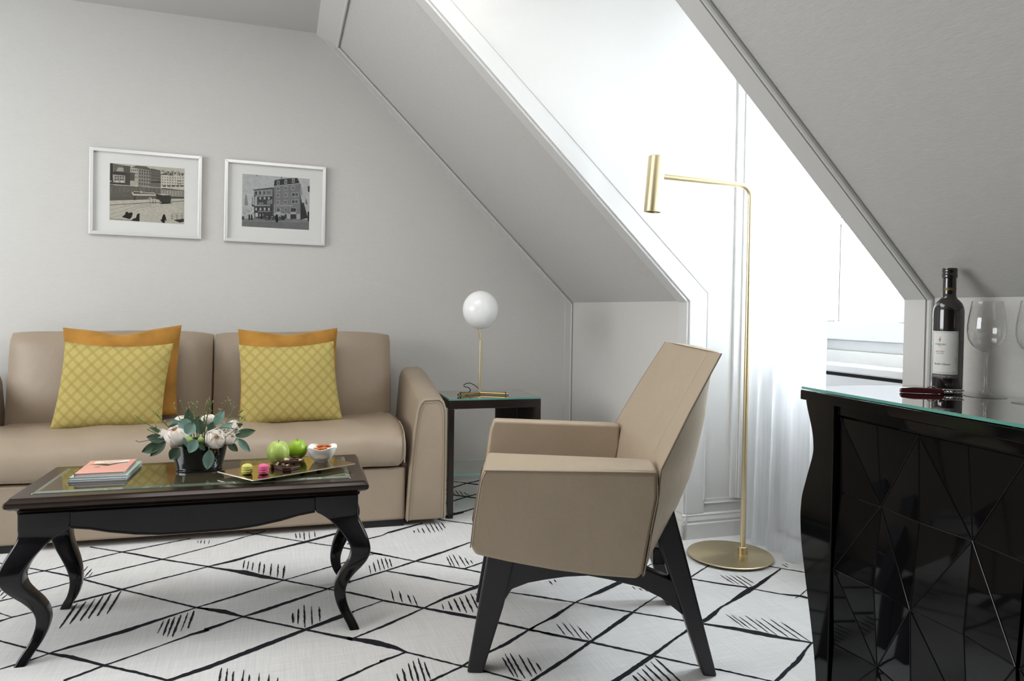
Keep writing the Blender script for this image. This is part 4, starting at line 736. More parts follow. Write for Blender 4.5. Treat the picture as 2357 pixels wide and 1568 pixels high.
# ------------------------------------------------------------------ framed photographs
GR={}
def grey(k,tone):
    key=(k,tone)
    if key not in GR:
        v=tone; c=(v*1.06,v*1.0,v*.84) if k=='sepia' else (v*.98,v*1.0,v*1.0)
        GR[key]=pm('%s_%d'%(k,int(tone*1000)),c,.7,spec=.2,var=(90,.10,(1,1,1)))
    return GR[key]
def framed(label,x0,x1,z0,z1,px0,px1,pz0,pz1,kind,drawfn,tilt):
    cx,cz=(x0+x1)/2,(z0+z1)/2
    t=thing('framed_photograph',label,'picture',(cx,4.04,cz),rot=(0,tilt,0))
    W_,H_=x1-x0,z1-z0; a,b_=W_/2,H_/2; fw=.0165
    m=MB()
    for p in ([(-a,-b_),(a,-b_),(a-fw,-b_+fw),(-a+fw,-b_+fw)],[(a,-b_),(a,b_),(a-fw,b_-fw),(a-fw,-b_+fw)],[(a,b_),(-a,b_),(-a+fw,b_-fw),(a-fw,b_-fw)],[(-a,b_),(-a,-b_),(-a+fw,-b_+fw),(-a+fw,b_-fw)]):
        m.prism([(x,0,z) for x,z in p],(0,-.022,0))
    m.build('frame',M['alu'],t,bevel=.0015,smooth=False)
    m=MB(); m.box((-a+fw-.001,-.006,-b_+fw-.001),(a-fw+.001,-.003,b_-fw+.001)); m.build('mat_board',pm('mat_board',(.88,.88,.85),.9,spec=.1),t,smooth=False)
    # print
    mats=[];idx={}
    P=MB()
    def uv(x,y): return (lerp(px0,px1,x)-cx,lerp(pz1,pz0,y)-cz)
    lay=[0]
    def poly(pts,tone):
        lay[0]+=1
        mt=grey(kind,tone)
        if mt not in mats: mats.append(mt)
        P.mat(mats.index(mt)); P.add([(*[uv(x,y)[0]],-.0062-.000004*lay[0],uv(x,y)[1]) for x,y in pts],[list(range(len(pts)))])
    def rect(a_,b1,c,d,tone): poly([(a_,b1),(c,b1),(c,d),(a_,d)],tone)
    def line(pts,wd,tone):
        for (xa,ya),(xb,yb) in zip(pts,pts[1:]):
            l=math.hypot(xb-xa,yb-ya) or 1; nx,ny=-(yb-ya)/l*wd,(xb-xa)/l*wd
            poly([(xa-nx,ya-ny),(xb-nx,yb-ny),(xb+nx,yb+ny),(xa+nx,ya+ny)],tone)
    drawfn(poly,rect,line)
    P.build('print',mats,t,smooth=False,fix=False)
    m=MB(); m.box((-a+fw-.001,-.0105,-b_+fw-.001),(a-fw+.001,-.009,b_-fw+.001)); m.build('glazing',M['picglass'],t,smooth=False)
def draw1(poly,rect,line):
    # coordinates 0..1 ; crop reading (x-380)/1288 ,(y-top)/975
    def c(x,y): u=(x-382)/1287; return (u,(y-253-100*u)/lerp(986,955,u))
    def cp(pts,t): poly([c(*p) for p in pts],t)
    def cr(x0,y0,x1,y1,t): cp([(x0,y0),(x1,y0),(x1,y1),(x0,y1)],t)
    rect(0,0,1,1,.50)
    rect(0,0,1,.09,.52)
    cp([(382,255),(430,262),(445,640),(383,640)],.045)
    cp([(430,262),(640,300),(730,310),(730,430),(440,420)],.16); 
    cp([(520,330),(620,335),(620,400),(490,395)],.40); cp([(600,300),(720,310),(720,420),(620,410)],.10)
    cp([(440,400),(640,415),(640,470),(430,450)],.05)
    cp([(430,450),(640,470),(640,620),(435,615)],.36); cp([(640,410),(730,430),(730,650),(640,640)],.07)
    for r_ in (478,525):
        for k in range(4): cr(468+k*42,r_,490+k*42,r_+28,.06)
    cp([(383,560),(410,560),(410,578),(383,578)],.6); cp([(383,585),(640,600),(640,640),(383,630)],.06)
    for k in (0,1): cp([(470+k*90,563),(530+k*85,568),(535+k*85,592),(478+k*90,588)],.62)
    cp([(725,335),(860,355),(860,640),(725,640)],.42); cp([(725,415),(800,425),(800,560),(725,560)],.10)
    for r_ in (365,425,485): 
        for k in range(4): cr(740+k*32,r_,752+k*32,r_+30,.08)
    cp([(735,330),(830,300),(1000,315),(1080,360),(1080,385),(860,350)],.12)
    cp([(860,350),(1075,390),(1075,665),(860,660)],.27)
    for r_ in (370,420,475,535,595):
        for k in range(5): cr(880+k*42,r_+k*4,900+k*42,r_+32+k*4,.07)
    cp([(1075,400),(1255,425),(1255,680),(1075,665)],.16)
    for r_ in (415,460,510): 
        for k in range(5): cr(1095+k*32,r_+k*2,1110+k*32,r_+22+k*2,.05)
    cp([(1080,350),(1240,380),(1250,420),(1075,400)],.09); cp([(1075,570),(1260,570),(1260,600),(1075,590)],.05)
    for k in range(9): cp([(1090+k*20,395),(1098+k*20,362+R.uniform(0,20)),(1104+k*20,398)],.2)
    for k in range(24):
        x=1265+k*17; y=lerp(425,455,k/24)-R.uniform(10,60); cr(x,y,x+R.uniform(12,26),y+R.uniform(20,50),R.choice((.08,.14,.3,.4)))
    cp([(1255,430),(1395,450),(1395,690),(1255,690)],.56); cp([(1395,455),(1475,450),(1475,690),(1395,690)],.50); cp([(1475,470),(1668,500),(1668,700),(1475,690)],.56)
    cp([(1385,470),(1430,420),(1480,470)],.12); cp([(1255,450),(1320,425),(1395,455),(1395,462),(1255,462)],.12)
    for r_ in (490,535,580,625):
        for k in range(9): cr(1275+k*45,r_+k*2,1290+k*45,r_+18+k*2,.08)
    for r_ in (560,610): cr(1545,r_,1620,r_+14,.15)
    for k in range(5): cr(1290+k*78,640,1345+k*78,662,.06)
    # river
    cp([(383,635),(860,660),(1250,690),(1668,745),(1668,850),(386,900)],.13)
    cp([(1250,700),(1668,745),(1668,840),(1250,830)],.26)
    for k in range(12): 
        x=400+k*70+R.uniform(-10,10); cr(x,680,x+R.uniform(15,40),740+R.uniform(0,60),.17)
    for k in range(8):
        x=1270+k*48; cr(x,735,x+14,820,.4)
    line([c(383,622),c(720,645),c(860,662)],.004,.5); line([c(1280,690),c(1668,735)],.006,.07)
    # boat
    cp([(748,760),(1170,790),(1165,822),(780,815)],.55); cp([(785,750),(880,752),(1150,775),(1150,800),(790,785)],.07); line([c(785,748),c(1150,772)],.005,.6)
    for k in range(9): cr(950+k*24,775,958+k*24,797,.5)
    cr(905,740,935,775,.5)
    # quay
    cp([(386,830),(860,838),(1190,842),(1190,880),(386,905)],.11)
    for k in range(36): cr(392+k*21,832,394+k*21,900,.2)
    cp([(1430,845),(1668,845),(1668,868),(1430,868)],.06)
    cp([(386,905),(1190,880),(1668,868),(1672,1310),(388,1238)],.50)
    line([c(386,985),c(700,962),c(1000,942),c(1300,935),c(1668,910)],.0045,.05)
    for k,(a_,b1,c1) in enumerate(((1070,1000,975),(1145,1040,985),(1210,1075,1000))):
        line([c(390,a_),c(600,a_-58),c(850,b1-40),c(1100,c1)],.0022,.17)
    line([c(780,1130),c(900,1080),c(1100,1020),c(1400,980),c(1668,960)],.0018,.26)
    # tram and horses
    cp([(1180,790),(1250,780),(1430,815),(1440,870),(1425,950),(1290,955),(1230,900),(1180,880)],.05); cp([(1190,790),(1290,782),(1420,812),(1290,812)],.5)
    cp([(1215,950),(1470,945),(1440,955),(1270,965)],.03)
    cp([(1045,855),(1080,850),(1180,880),(1235,890),(1230,930),(1180,925),(1080,905),(1045,885)],.5)
    for x in (1070,1110,1130,1165): cr(x,900,x+8,962,.06)
    cr(1050,865,1080,885,.12); cr(1100,860,1135,880,.14)
    cp([(795,820),(815,820),(820,895),(790,895)],.05)
    # foreground silhouettes
    cp([(590,1190),(650,1140),(655,1100),(690,1095),(705,1120),(760,1105),(778,1130),(760,1190),(730,1225)],.02)
    cp([(745,1250),(790,1215),(830,1205),(850,1140),(895,1120),(893,1265)],.02)
    cp([(1250,1235),(1275,1235),(1295,1160),(1310,1140),(1330,1140),(1345,1180),(1365,1255),(1350,1255),(1335,1230),(1335,1290),(1300,1290),(1270,1260)],.02)
    line([c(1160,1240),c(1200,1180),c(1290,1130)],.002,.3)
    for y in (1145,1180,1210): line([c(1455,y),c(1672,y-28)],.002,.08)
    for x in (1455,1545,1635): line([c(x,1140),c(x,1235)],.003,.05)
    cp([(1480,1240),(1670,1215),(1670,1270),(1600,1285)],.04); line([c(1450,1245),c(1590,1305)],.004,.6)
    for k in range(14): cp([(400+k*25,1215+k*2),(415+k*25,1212+k*2),(420+k*25,1222+k*2),(402+k*25,1224+k*2)],.1)
def draw2(poly,rect,line):
    def c(x,y): u=(x-166)/1524; return (u,(y-178-134*u)/lerp(1197,1150,u))
    def cp(pts,t): poly([c(*p) for p in pts],t)
    def cr(x0,y0,x1,y1,t,): cp([(x0,y0),(x1,y0),(x1,y1),(x0,y1)],t)
    rect(0,0,1,1,.52)
    cp([(168,1180),(1690,1230),(1690,1462),(172,1375)],.19); cp([(168,1215),(900,1240),(1690,1240),(1690,1290),(168,1260)],.24)
    cp([(480,205),(498,207),(490,240),(478,235)],.08); cr(1030,255,1048,300,.08)
    # towers left
    cp([(222,900),(228,700),(250,645),(270,700),(300,870),(300,900)],.28); cp([(375,900),(385,700),(400,680),(412,720),(415,900)],.30)
    cp([(168,960),(220,930),(300,890),(430,960),(430,1190),(168,1190)],.50)
    for k in range(16): x=175+R.uniform(0,240); y=970+R.uniform(0,160); cr(x,y,x+14,y+18,.12)
    # white van side
    cp([(168,1140),(330,1150),(330,1200),(168,1205)],.42); cr(170,1150,215,1225,.05)
    # middle building
    cp([(400,540),(840,495),(880,530),(880,1200),(560,1200),(440,1180),(425,560)],.07)
    cp([(425,560),(840,530),(840,670),(425,670)],.26)
    for k in range(4): cr(448+k*96,585-k*3,500+k*96,655-k*3,.06); 
    for k in range(5): cr(500+k*85,560,515+k*85,660,.45)
    cp([(470,680),(840,670),(840,690),(470,700)],.4)
    cp([(440,700),(500,700),(500,900),(440,900)],.4)
    for k in range(3): cr(550+k*95,710,588+k*95,765,.42)
    cp([(720,790),(840,760),(840,870),(720,870)],.24); cp([(530,830),(640,830),(640,880),(530,880)],.2)
    cp([(380,880),(440,890),(830,880),(830,925),(420,930),(385,915)],.07); 
    for k in range(9): cr(445+k*40,885,470+k*40,915,.5)
    for k in range(4): cr(462+k*95,955,498+k*95,1015,.5)
    cp([(440,1020),(850,1020),(850,1060),(440,1060)],.07)
    for k in range(9): cr(520+k*32,1030,542+k*32,1048,.42)
    cr(462,1070,520,1160,.56); cr(555,1095,585,1150,.35); cr(620,1090,640,1150,.3)
    cp([(840,495),(880,500),(880,1200),(840,1200)],.10)
    # big house
    cp([(870,470),(1480,405),(1490,1225),(1100,1225),(900,1190)],.22)
    cp([(870,460),(885,330),(1100,300),(1400,285),(1455,400),(1480,410),(880,470)],.05)
    for k in range(3): cr(935+k*172,345-k*22,995+k*172,440-k*22,.45); cr(948+k*172,358-k*22,982+k*172,430-k*22,.10)
    line([c(870,468),c(1480,408)],.006,.5)
    for r_ in (480,630,790):
        for k in range(3):
            x=930+k*172; y=r_-k*8; w_=75 if (k<2 or r_==480) else 160; cr(x,y,x+w_,y+92,.48); cr(x+10,y+10,x+w_/2-4,y+82,.09); cr(x+w_/2+4,y+10,x+w_-10,y+82,.12)
    for k in range(11): cr(905+k*38,895,930+k*38,925,.40)
    cr(930,960,1030,1030,.4); cr(945,970,1010,1030,.1); cr(1115,960,1175,1030,.42); cr(1128,970,1165,1025,.09)
    cr(1250,955,1390,1050,.45); cr(1260,965,1380,1045,.06); cr(920,1050,1035,1085,.48); cr(1265,1065,1385,1095,.5)
    cp([(890,1080),(1200,1085),(1200,1200),(890,1190)],.42); cr(1205,1095,1255,1205,.45); cr(1255,1110,1390,1210,.05); cr(1395,1095,1480,1220,.4); cr(1120,1105,1170,1200,.06)
    cp([(1480,405),(1530,640),(1525,700),(1480,640)],.35); cp([(1475,640),(1530,900),(1560,850),(1660,1190),(1490,1230)],.05)
    cp([(1530,700),(1600,720),(1690,900),(1690,1050),(1640,1050),(1560,850)],.50); cr(1525,845,1570,900,.06)
    cp([(1640,490),(1690,460),(1690,610),(1655,600)],.07); cp([(1600,720),(1640,860),(1640,900),(1600,860)],.15); cp([(1650,1060),(1690,1040),(1690,1290),(1655,1240)],.03)
    # people and cars
    for x in (312,365): cp([(x,1110),(x+25,1100),(x+40,1170),(x+30,1240),(x+5,1235)],.03)
    cp([(590,1090),(620,1090),(625,1200),(590,1220)],.03)
    for x,t in ((680,.06),(790,.08),(980,.05)):
        cp([(x,1215),(x+20,1150),(x+60,1130),(x+130,1135),(x+150,1190),(x+155,1235),(x,1240)],t); cr(x+30,1150,x+70,1165,.42); cr(x+15,1205,x+60,1215,.4)
    cp([(925,1110),(965,1105),(980,1180),(975,1285),(925,1285),(915,1180)],.02)
framed('silver-framed old photograph of a river quay with horse tram, left of the two',-.847,-.336,1.344,1.772,-.760,-.420,1.4185,1.7025,'sepia',draw1,math.radians(.45))
framed('silver-framed old photograph of a tall mansard-roofed house, right of the two',-.2265,.285,1.336,1.764,-.141,.201,1.4185,1.695,'bw',draw2,math.radians(.45))
# ------------------------------------------------------------------ things on the coffee table
TZ=.4682
def book(label,cx,cy,z,w_,d_,h,rz,cover,n='book'):
    b_=thing(n,label,'book',(cx,cy,z),rz)
    m=MB(); m.box((-w_/2+.002,-d_/2+.002,.0008),(w_/2-.002,d_/2-.002,h-.0008)); m.build('pages',pm('page_edges',(.72,.73,.80),.8,bump=(300,.4,(.05,.05,8),1)),b_,smooth=False)
    c=MB(); c.box((-w_/2,-d_/2,0),(w_/2,d_/2,.0008)); c.box((-w_/2,-d_/2,h-.0008),(w_/2,d_/2,h)); c.box((-w_/2,-d_/2,0),(-w_/2+.0012,d_/2,h)); co=c.build('cover',cover,b_,smooth=False)
    return b_,co
bw,bd=.158,.205
wcov=pm('white_cover',(.74,.75,.80),.45); mint=pm('mint_cover',(.45,.62,.52),.45); pink=pm('salmon_cover',(.72,.36,.28),.5)
book('white-covered book at the bottom of the stack on the coffee table',-.480,2.515,TZ,bw,bd,.0060,math.radians(-3.2),wcov)
book('mint green book in the middle of the stack on the coffee table',-.4795,2.518,TZ+.0062,bw,bd,.0062,math.radians(-2.6),mint)
pb,pc_=book('salmon pink paperback with a black bird silhouette, topmost of the stack',-.4800,2.514,TZ+.0126,.136,.188,.0100,math.radians(-1.0),pink)
m=MB(); m.add([(-.048,.052,.01012),(.050,.052,.01012),(.050,.082,.01012),(-.048,.082,.01012)],[(0,1,2,3)]); m.build('title_panel',pm('cream_panel',(.78,.76,.66),.6),pc_,smooth=False,fix=False)
vs,fs=textmesh('STORCHEN',.0125); m=MB(); m.add([(v.x,v.y+.069,.01022) for v in vs],fs); vs,fs=textmesh('ZURICH',.0115); m.add([(v.x,v.y+.056,.01022) for v in vs],fs); m.build('title_lettering',pm('title_ink',(.16,.15,.12),.6),pc_,smooth=False,fix=False)
m=MB(); 

up_=[(-.054,.034),(-.034,.037),(-.018,.036),(-.006,.032),(.002,.026),(.012,.034),(.026,.044),(.040,.052),(.050,.057)]
lo_=[(-.054,.033),(-.034,.026),(-.018,.016),(-.006,.008),(.002,.006),(.012,.018),(.026,.031),(.040,.041),(.050,.046)]
m.rows([[(x,y,.0103) for x,y in up_],[(x,y,.0103) for x,y in lo_]])
m.add([(-.034,-.010,.0102),(-.016,-.010,.0102),(-.018,-.004,.0102),(-.030,-.005,.0102)],[(0,1,2,3)])
m.build('bird_silhouette',pm('print_black',(.015,.014,.014),.5),pc_,smooth=False,fix=False)
m=MB(); m.add([(-.012,.024,.01015),(.0,.014,.01015),(.045,.036,.01015),(.045,.040,.01015),(.004,.022,.01015)],[(0,1,2,3,4)]); m.build('bird_belly',pm('print_cream',(.8,.72,.55),.5),pc_,smooth=False,fix=False)
# flower bowl
pot=thing('flower_bowl','black glazed oval bowl holding the flower arrangement on the coffee table','bowl',(-.212,2.505,TZ))
M['potgl']=pm('black_glaze',(.008,.008,.009),.12,spec=.6,coat=.4,bump=(26,.6,(1,1,1),2))
POX,POY=1.0,.8
m=MB(); m.lathe([(.068,0),(.070,.003),(.068,.006),(.070,.012),(.078,.045),(.086,.080),(.0885,.092),(.087,.094),(.084,.092),(.076,.050),(.066,.014)],56,sx=POX,sy=POY); m.build('glazed_body',M['potgl'],pot,ang=70)
m=MB()
for sg in (1,):
    pts=[]
    for i in range(60):
        t=i/59; a=math.radians(-62+22*math.sin(t*PI*1)); 
        rr_=lerp(.073,.085,t); pts.append(((rr_+.001)*math.cos(a)*POX,(rr_+.001)*math.sin(a)*POY,.02+.06*t+.004*math.sin(t*40)))
m.tube(pts,.0035,6); m.build('relief',M['potgl'],pot)
m=MB(); m.lathe([(.0005,.082),(.083,.078)],40,sx=POX,sy=POY,capb=False,capa=False); m.build('moss',pm('dark_moss',(.02,.035,.015),.9,bump=(80,1,(1,1,1),3)),pot)
PC=Vector((-.212,2.505,TZ))
def petalmat(name,col,f=.4):
    m=bpy.data.materials.new(name); m.use_nodes=True; nt=m.node_tree; nt.nodes.clear(); N=nt.nodes;L=nt.links
    o=N.new('ShaderNodeOutputMaterial'); a=N.new('ShaderNodeMixShader'); d=N.new('ShaderNodeBsdfDiffuse'); t=N.new('ShaderNodeBsdfTranslucent'); a.inputs[0].default_value=f
    tc=N.new('ShaderNodeTexCoord'); nz=N.new('ShaderNodeTexNoise'); nz.inputs['Scale'].default_value=40; L.new(tc.outputs['Object'],nz.inputs[0])
    rp=N.new('ShaderNodeValToRGB'); rp.color_ramp.elements[0].color=(*[c*.93 for c in col],1); rp.color_ramp.elements[1].color=(*[min(1,c*1.04) for c in col],1); L.new(nz.outputs[0],rp.inputs[0])
    L.new(rp.outputs[0],d.inputs[0]); L.new(rp.outputs[0],t.inputs[0]); L.new(d.outputs[0],a.inputs[1]); L.new(t.outputs[0],a.inputs[2]); L.new(a.outputs[0],o.inputs[0]); return m
M['petal']=petalmat('cream_petal',(.95,.91,.86)); M['petalin']=petalmat('blush_petal',(.95,.87,.78))
M['leafG']=pm('eucalyptus_grey',(.16,.27,.22),.6,var=(30,.2,(1,1,1))); M['leafD']=pm('eucalyptus_dark',(.045,.085,.045),.55,var=(30,.2,(1,1,1)))
M['twig']=pm('green_twig',(.09,.15,.03),.6); M['stalk']=pm('brown_twig',(.03,.025,.015),.7); M['budm']=pm('green_bud',(.30,.42,.10),.6); M['tip']=pm('twig_bud',(.42,.42,.15),.6)
def basis(d):
    z=Vector(d).normalized(); x=z.cross(Vector((0,0,1))) if abs(z.z)<.95 else Vector((1,0,0)); x.normalize(); y=z.cross(x); return x,y,z
def flower(label,pos,d,r,seed,inner=.6):
    t=thing('ranunculus',label,'flower',PC+Vector(pos)); rr=random.Random(seed); X_,Y_,Z_=basis(d)
    def petal(mb,ang,rad,th_end,width,fl):
        rows=[]
        for j in range(8):
            v=j/7; th=lerp(2.5,th_end,v); row=[]
            for i in range(9):
                u=i/4-1; wd=width*(math.sin(PI*(.22+.60*v)))**.7; a=ang+u*wd
                te=th+ (.16*u*u*v*v); rr2=rad*(1+fl*v**4+.05*u*u*v)+rr.uniform(-1,1)*.0003
                row.append((X_*math.cos(a)+Y_*math.sin(a))*rr2*math.sin(te)+Z_*(rr2*math.cos(te)+(r-rad)*.62))
            rows.append(row)
        mb.rows(rows)
    mo=MB()
    for lay,(rd,n,te,wd,fl) in enumerate(((1.0,5,.95,.85,.12),(.93,5,.78,.85,.06),(.86,5,.66,.85,.05),(.79,5,.56,.85,.05),(.72,5,.50,.85,.05),(.64,4,.46,1.0,.05),(.56,4,.44,1.0,.05),(.47,4,.42,1.0,.04),(.38,3,.42,1.2,.04),(.28,3,.45,1.2,.0),(.17,3,.5,1.2,.0),(.08,3,.3,1.2,0))):
        for i in range(n):
            petal(mo,2*PI*i/n+lay*1.13+rr.uniform(-.2,.2),r*rd,te*rr.uniform(.9,1.1),wd,fl)
        if lay==3: mo.build('outer_petals',M['petal'],t,ang=180,fix=False); mo=MB()
    mo.build('inner_petals',M['petalin'],t,ang=180,fix=False)
    b_=MB(); b_.tube([Z_*(-r*.25),Z_*(-r*.9)+Vector((0,0,-.01)),-Vector(pos)*.55+Vector((0,0,.055))*.55],.002,6); b_.build('stalk',M['twig'],t)
    m_=MB(); m_.rows([[Z_*(-r*.9+r*.25*(1-math.cos(a)))+(X_*math.cos(q)+Y_*math.sin(q))*r*.6*math.sin(a) for q in [2*PI*i/14 for i in range(14)]] for a in [.05+PI*.45*i/5 for i in range(6)]],True,True); m_.build('calyx',M['petal'],t,ang=180)
flower('large cream ranunculus facing the viewer over the bowl rim, right of centre',(.052,-.070,.108),(.22,-.95,.30),.031,1)
flower('large cream ranunculus turned sideways, on the left of the bowl',(-.060,-.050,.118),(-.30,-.45,.85),.034,2)
flower('white flower at the back right of the bowl, opening towards the right',(.104,-.005,.128),(.75,-.35,.55),.026,3)
flower('white flower at the back left of the bowl, mostly hidden by leaves',(-.052,.045,.148),(-.2,-.1,1),.024,4)
flower('white flower at the top middle back of the bowl',(.022,.050,.150),(.1,-.1,1),.022,5)
flower('small white flower low on the far left side of the bowl',(-.108,-.012,.112),(-.8,-.3,.5),.022,6)
flower('small pale flower above the bowl rim on the right side',(.092,-.052,.103),(.5,-.6,.5),.020,7)
def bud(label,pos,r):
    t=thing('flower_bud',label,'flower bud',PC+Vector(pos)); m=MB()
    m.rows([[(r*math.sin(a)*math.cos(q)*(1+.06*math.cos(5*q)),r*math.sin(a)*math.sin(q)*(1+.06*math.cos(5*q)),-r*math.cos(a)*1.1) for q in [2*PI*i/20 for i in range(20)]] for a in [.03+(PI-.06)*i/12 for i in range(13)]],True,True,True); m.build('bud_head',M['budm'],t,ang=180)
    m=MB(); m.tube([(0,0,-r),-Vector(pos)*.6+Vector((0,0,.04))],.0016,6); m.build('stalk',M['twig'],t)
bud('round green bud beside the left cream flower',(-.022,-.082,.110),.0105); bud('round green bud in the middle, left of the front flower',(.010,-.080,.108),.0098)
def leafmesh(mb,base,d,nrm_,L_,W_,curl=.1):
    d=Vector(d).normalized(); s=d.cross(Vector(nrm_)).normalized(); n_=s.cross(d); rows=[]
    for j in range(8):
        v=j/7; wd=W_*.5*math.sin(PI*min(1,.04+v*.96))**.75*(1.08-.2*v); c=Vector(base)+d*L_*v+n_*(-curl*L_*v*v)
        rows.append([c+s*wd*u+n_*(.10*W_*abs(u)) for u in (-1,-.5,0,.5,1)])
    mb.rows(rows)
def sprig(label,pts,leaves,group=None):
    t=thing('eucalyptus_sprig',label,'foliage sprig',PC,group=group)
    st_=MB(); P_=spline([Vector((0,0,.07))]+[Vector(p) for p in pts],5); st_.tube(P_,.0012,6); st_.build('stalk',M['twig'],t)
    for (b_,d,nn,L_,W_,mt) in leaves:
        m=MB(); leafmesh(m,b_,d,nn,L_,W_); m.build('leaf',M[mt],t,ang=180,fix=False)
F=(0,-1,.3)
sprig('grey-green eucalyptus sprig reaching out low to the left of the bowl',[(-.07,-.03,.10),(-.115,-.035,.092)],[((-.10,-.035,.105),(-1,0,.25),F,.052,.030,'leafD'),((-.105,-.035,.092),(-1,-.1,-.35),F,.062,.034,'leafD'),((-.095,-.04,.098),(-.8,-.1,-.75),F,.060,.028,'leafD'),((-.108,-.02,.125),(-1,0,.55),F,.040,.012,'leafD')])
sprig('eucalyptus sprig with two large leaves rising behind the middle',[(-.01,-.01,.13),(-.015,0,.16)],[((-.030,-.01,.138),(-.05,0,1),F,.060,.030,'leafD'),((.008,-.04,.120),(-.1,0,1),F,.048,.032,'leafD'),((-.018,-.02,.14),(.5,0,.9),F,.040,.020,'leafD')])
sprig('eucalyptus sprig with a tall grey leaf at the upper right',[(.04,0,.13),(.055,0,.155)],[((.045,-.005,.140),(.55,0,1),F,.058,.030,'leafG'),((.03,-.03,.125),(.4,0,1),F,.035,.022,'leafD'),((.062,-.03,.132),(1,0,.5),F,.045,.018,'leafG')])
sprig('eucalyptus sprig stretching to the right with a broad green leaf',[(.08,-.02,.11),(.12,-.025,.115)],[((.105,-.025,.108),(1,0,.22),F,.068,.030,'leafD'),((.118,-.03,.098),(.75,-.1,-.9),F,.058,.024,'leafG'),((.088,-.05,.092),(.7,0,-.75),F,.044,.024,'leafD'),((.085,-.055,.098),(1,-.1,.1),F,.036,.018,'leafG'),((.095,-.02,.13),(.9,0,.35),F,.04,.02,'leafD')])
sprig('pale eucalyptus leaf hanging down over the front of the bowl',[(.03,-.085,.09),(.036,-.098,.078)],[((.038,-.097,.078),(-.12,-.05,-1),(0,-1,0),.062,.036,'leafG')])
sprig('eucalyptus sprig with a round dark leaf drooping over the left rim',[(-.05,-.07,.09),(-.062,-.084,.086)],[((-.052,-.086,.086),(-.6,0,-.8),(0,-1,.1),.042,.036,'leafD'),((-.038,-.09,.120),(.3,0,-1),F,.034,.010,'leafG')])
sprig('grey-green eucalyptus sprig between the two large flowers',[(-.01,-.07,.10),(-.008,-.085,.12)],[((-.002,-.092,.112),(-.45,-.2,-.9),F,.045,.034,'leafG'),((-.030,-.085,.130),(.5,-.1,.85),F,.042,.040,'leafG'),((-.028,-.06,.142),(-.6,0,.5),F,.04,.026,'leafG'),((.006,-.093,.100),(.6,0,-.8),F,.030,.016,'leafD')])
sprig('eucalyptus sprig at the upper left of the bowl',[(-.06,-.01,.13),(-.075,0,.145)],[((-.058,-.02,.132),(-.5,0,.9),F,.042,.030,'leafG'),((-.045,-.03,.14),(-.9,0,.15),F,.045,.022,'leafD'),((-.02,-.03,.145),(-.4,0,.3),F,.04,.024,'leafG')])
rt=random.Random(5)
TW_=[(-.172,-.02,.168),(-.135,-.01,.195),(-.125,.0,.178),(-.058,0,.222),(-.075,.01,.20),(-.030,0,.200),(-.022,.02,.207),(.018,.01,.208),(.030,.02,.215),(.028,.01,.222),(.088,.01,.218),(.105,.0,.195),(.125,.0,.182),(.135,-.01,.165),(.142,-.02,.160),(-.15,-.03,.14),(.13,-.04,.13),(.062,.0,.19),(-.01,.03,.195)]
tp=None
for i,p in enumerate(TW_):
    t=thing('budding_twig','thin green budding twig sticking up out of the flower bowl','twig',PC,group='budding twigs in the flower arrangement')
    base=Vector((p[0]*.35,p[1]*.5,.085)); tip=Vector(p); m=MB(); path=spline([base,base.lerp(tip,.5)+Vector((rt.uniform(-.006,.006),rt.uniform(-.006,.006),rt.uniform(0,.006))),tip],6); m.tube(path,[lerp(.0017,.0009,k/(len(path)-1)) for k in range(len(path))],5)
    bm_=MB()
    for k in range(6):
        a=path[rt.randrange(4,len(path))]; e=a+Vector((rt.uniform(-.013,.013),rt.uniform(-.006,.006),rt.uniform(.004,.018))); m.tube([a,e],.0008,4); bm_.tube([e,e+Vector((0,0,.0022)),e+Vector((0,0,.004))],[.0006,.0013,.0004],6)
    bm_.tube([tip,tip+Vector((0,0,.0022)),tip+Vector((0,0,.0045))],[.0006,.0014,.0004],6)
    m.build('stem',M['twig'],t); bm_.build('buds',M['tip'],t)
bt_=thing('bare_twig','thin bare brown twig pointing far left out of the flower bowl','twig',PC)
m=MB(); m.tube([(-.06,-.03,.10),(-.115,-.04,.112),(-.140,-.045,.108),(-.168,-.05,.104),(-.178,-.05,.110)],.0009,5); m.build('stem',M['stalk'],bt_)
bt_=thing('bare_twig','thin curved brown twig arching over the right side of the flowers','twig',PC)
m=MB(); m.tube(spline([(.015,-.07,.105),(.03,-.075,.125),(.065,-.07,.142),(.10,-.06,.138),(.118,-.05,.130)],5),.0010,5); m.tube(spline([(.06,-.08,.10),(.085,-.07,.115),(.115,-.05,.135)],5),.0009,5); m.build('stem',M['stalk'],bt_)
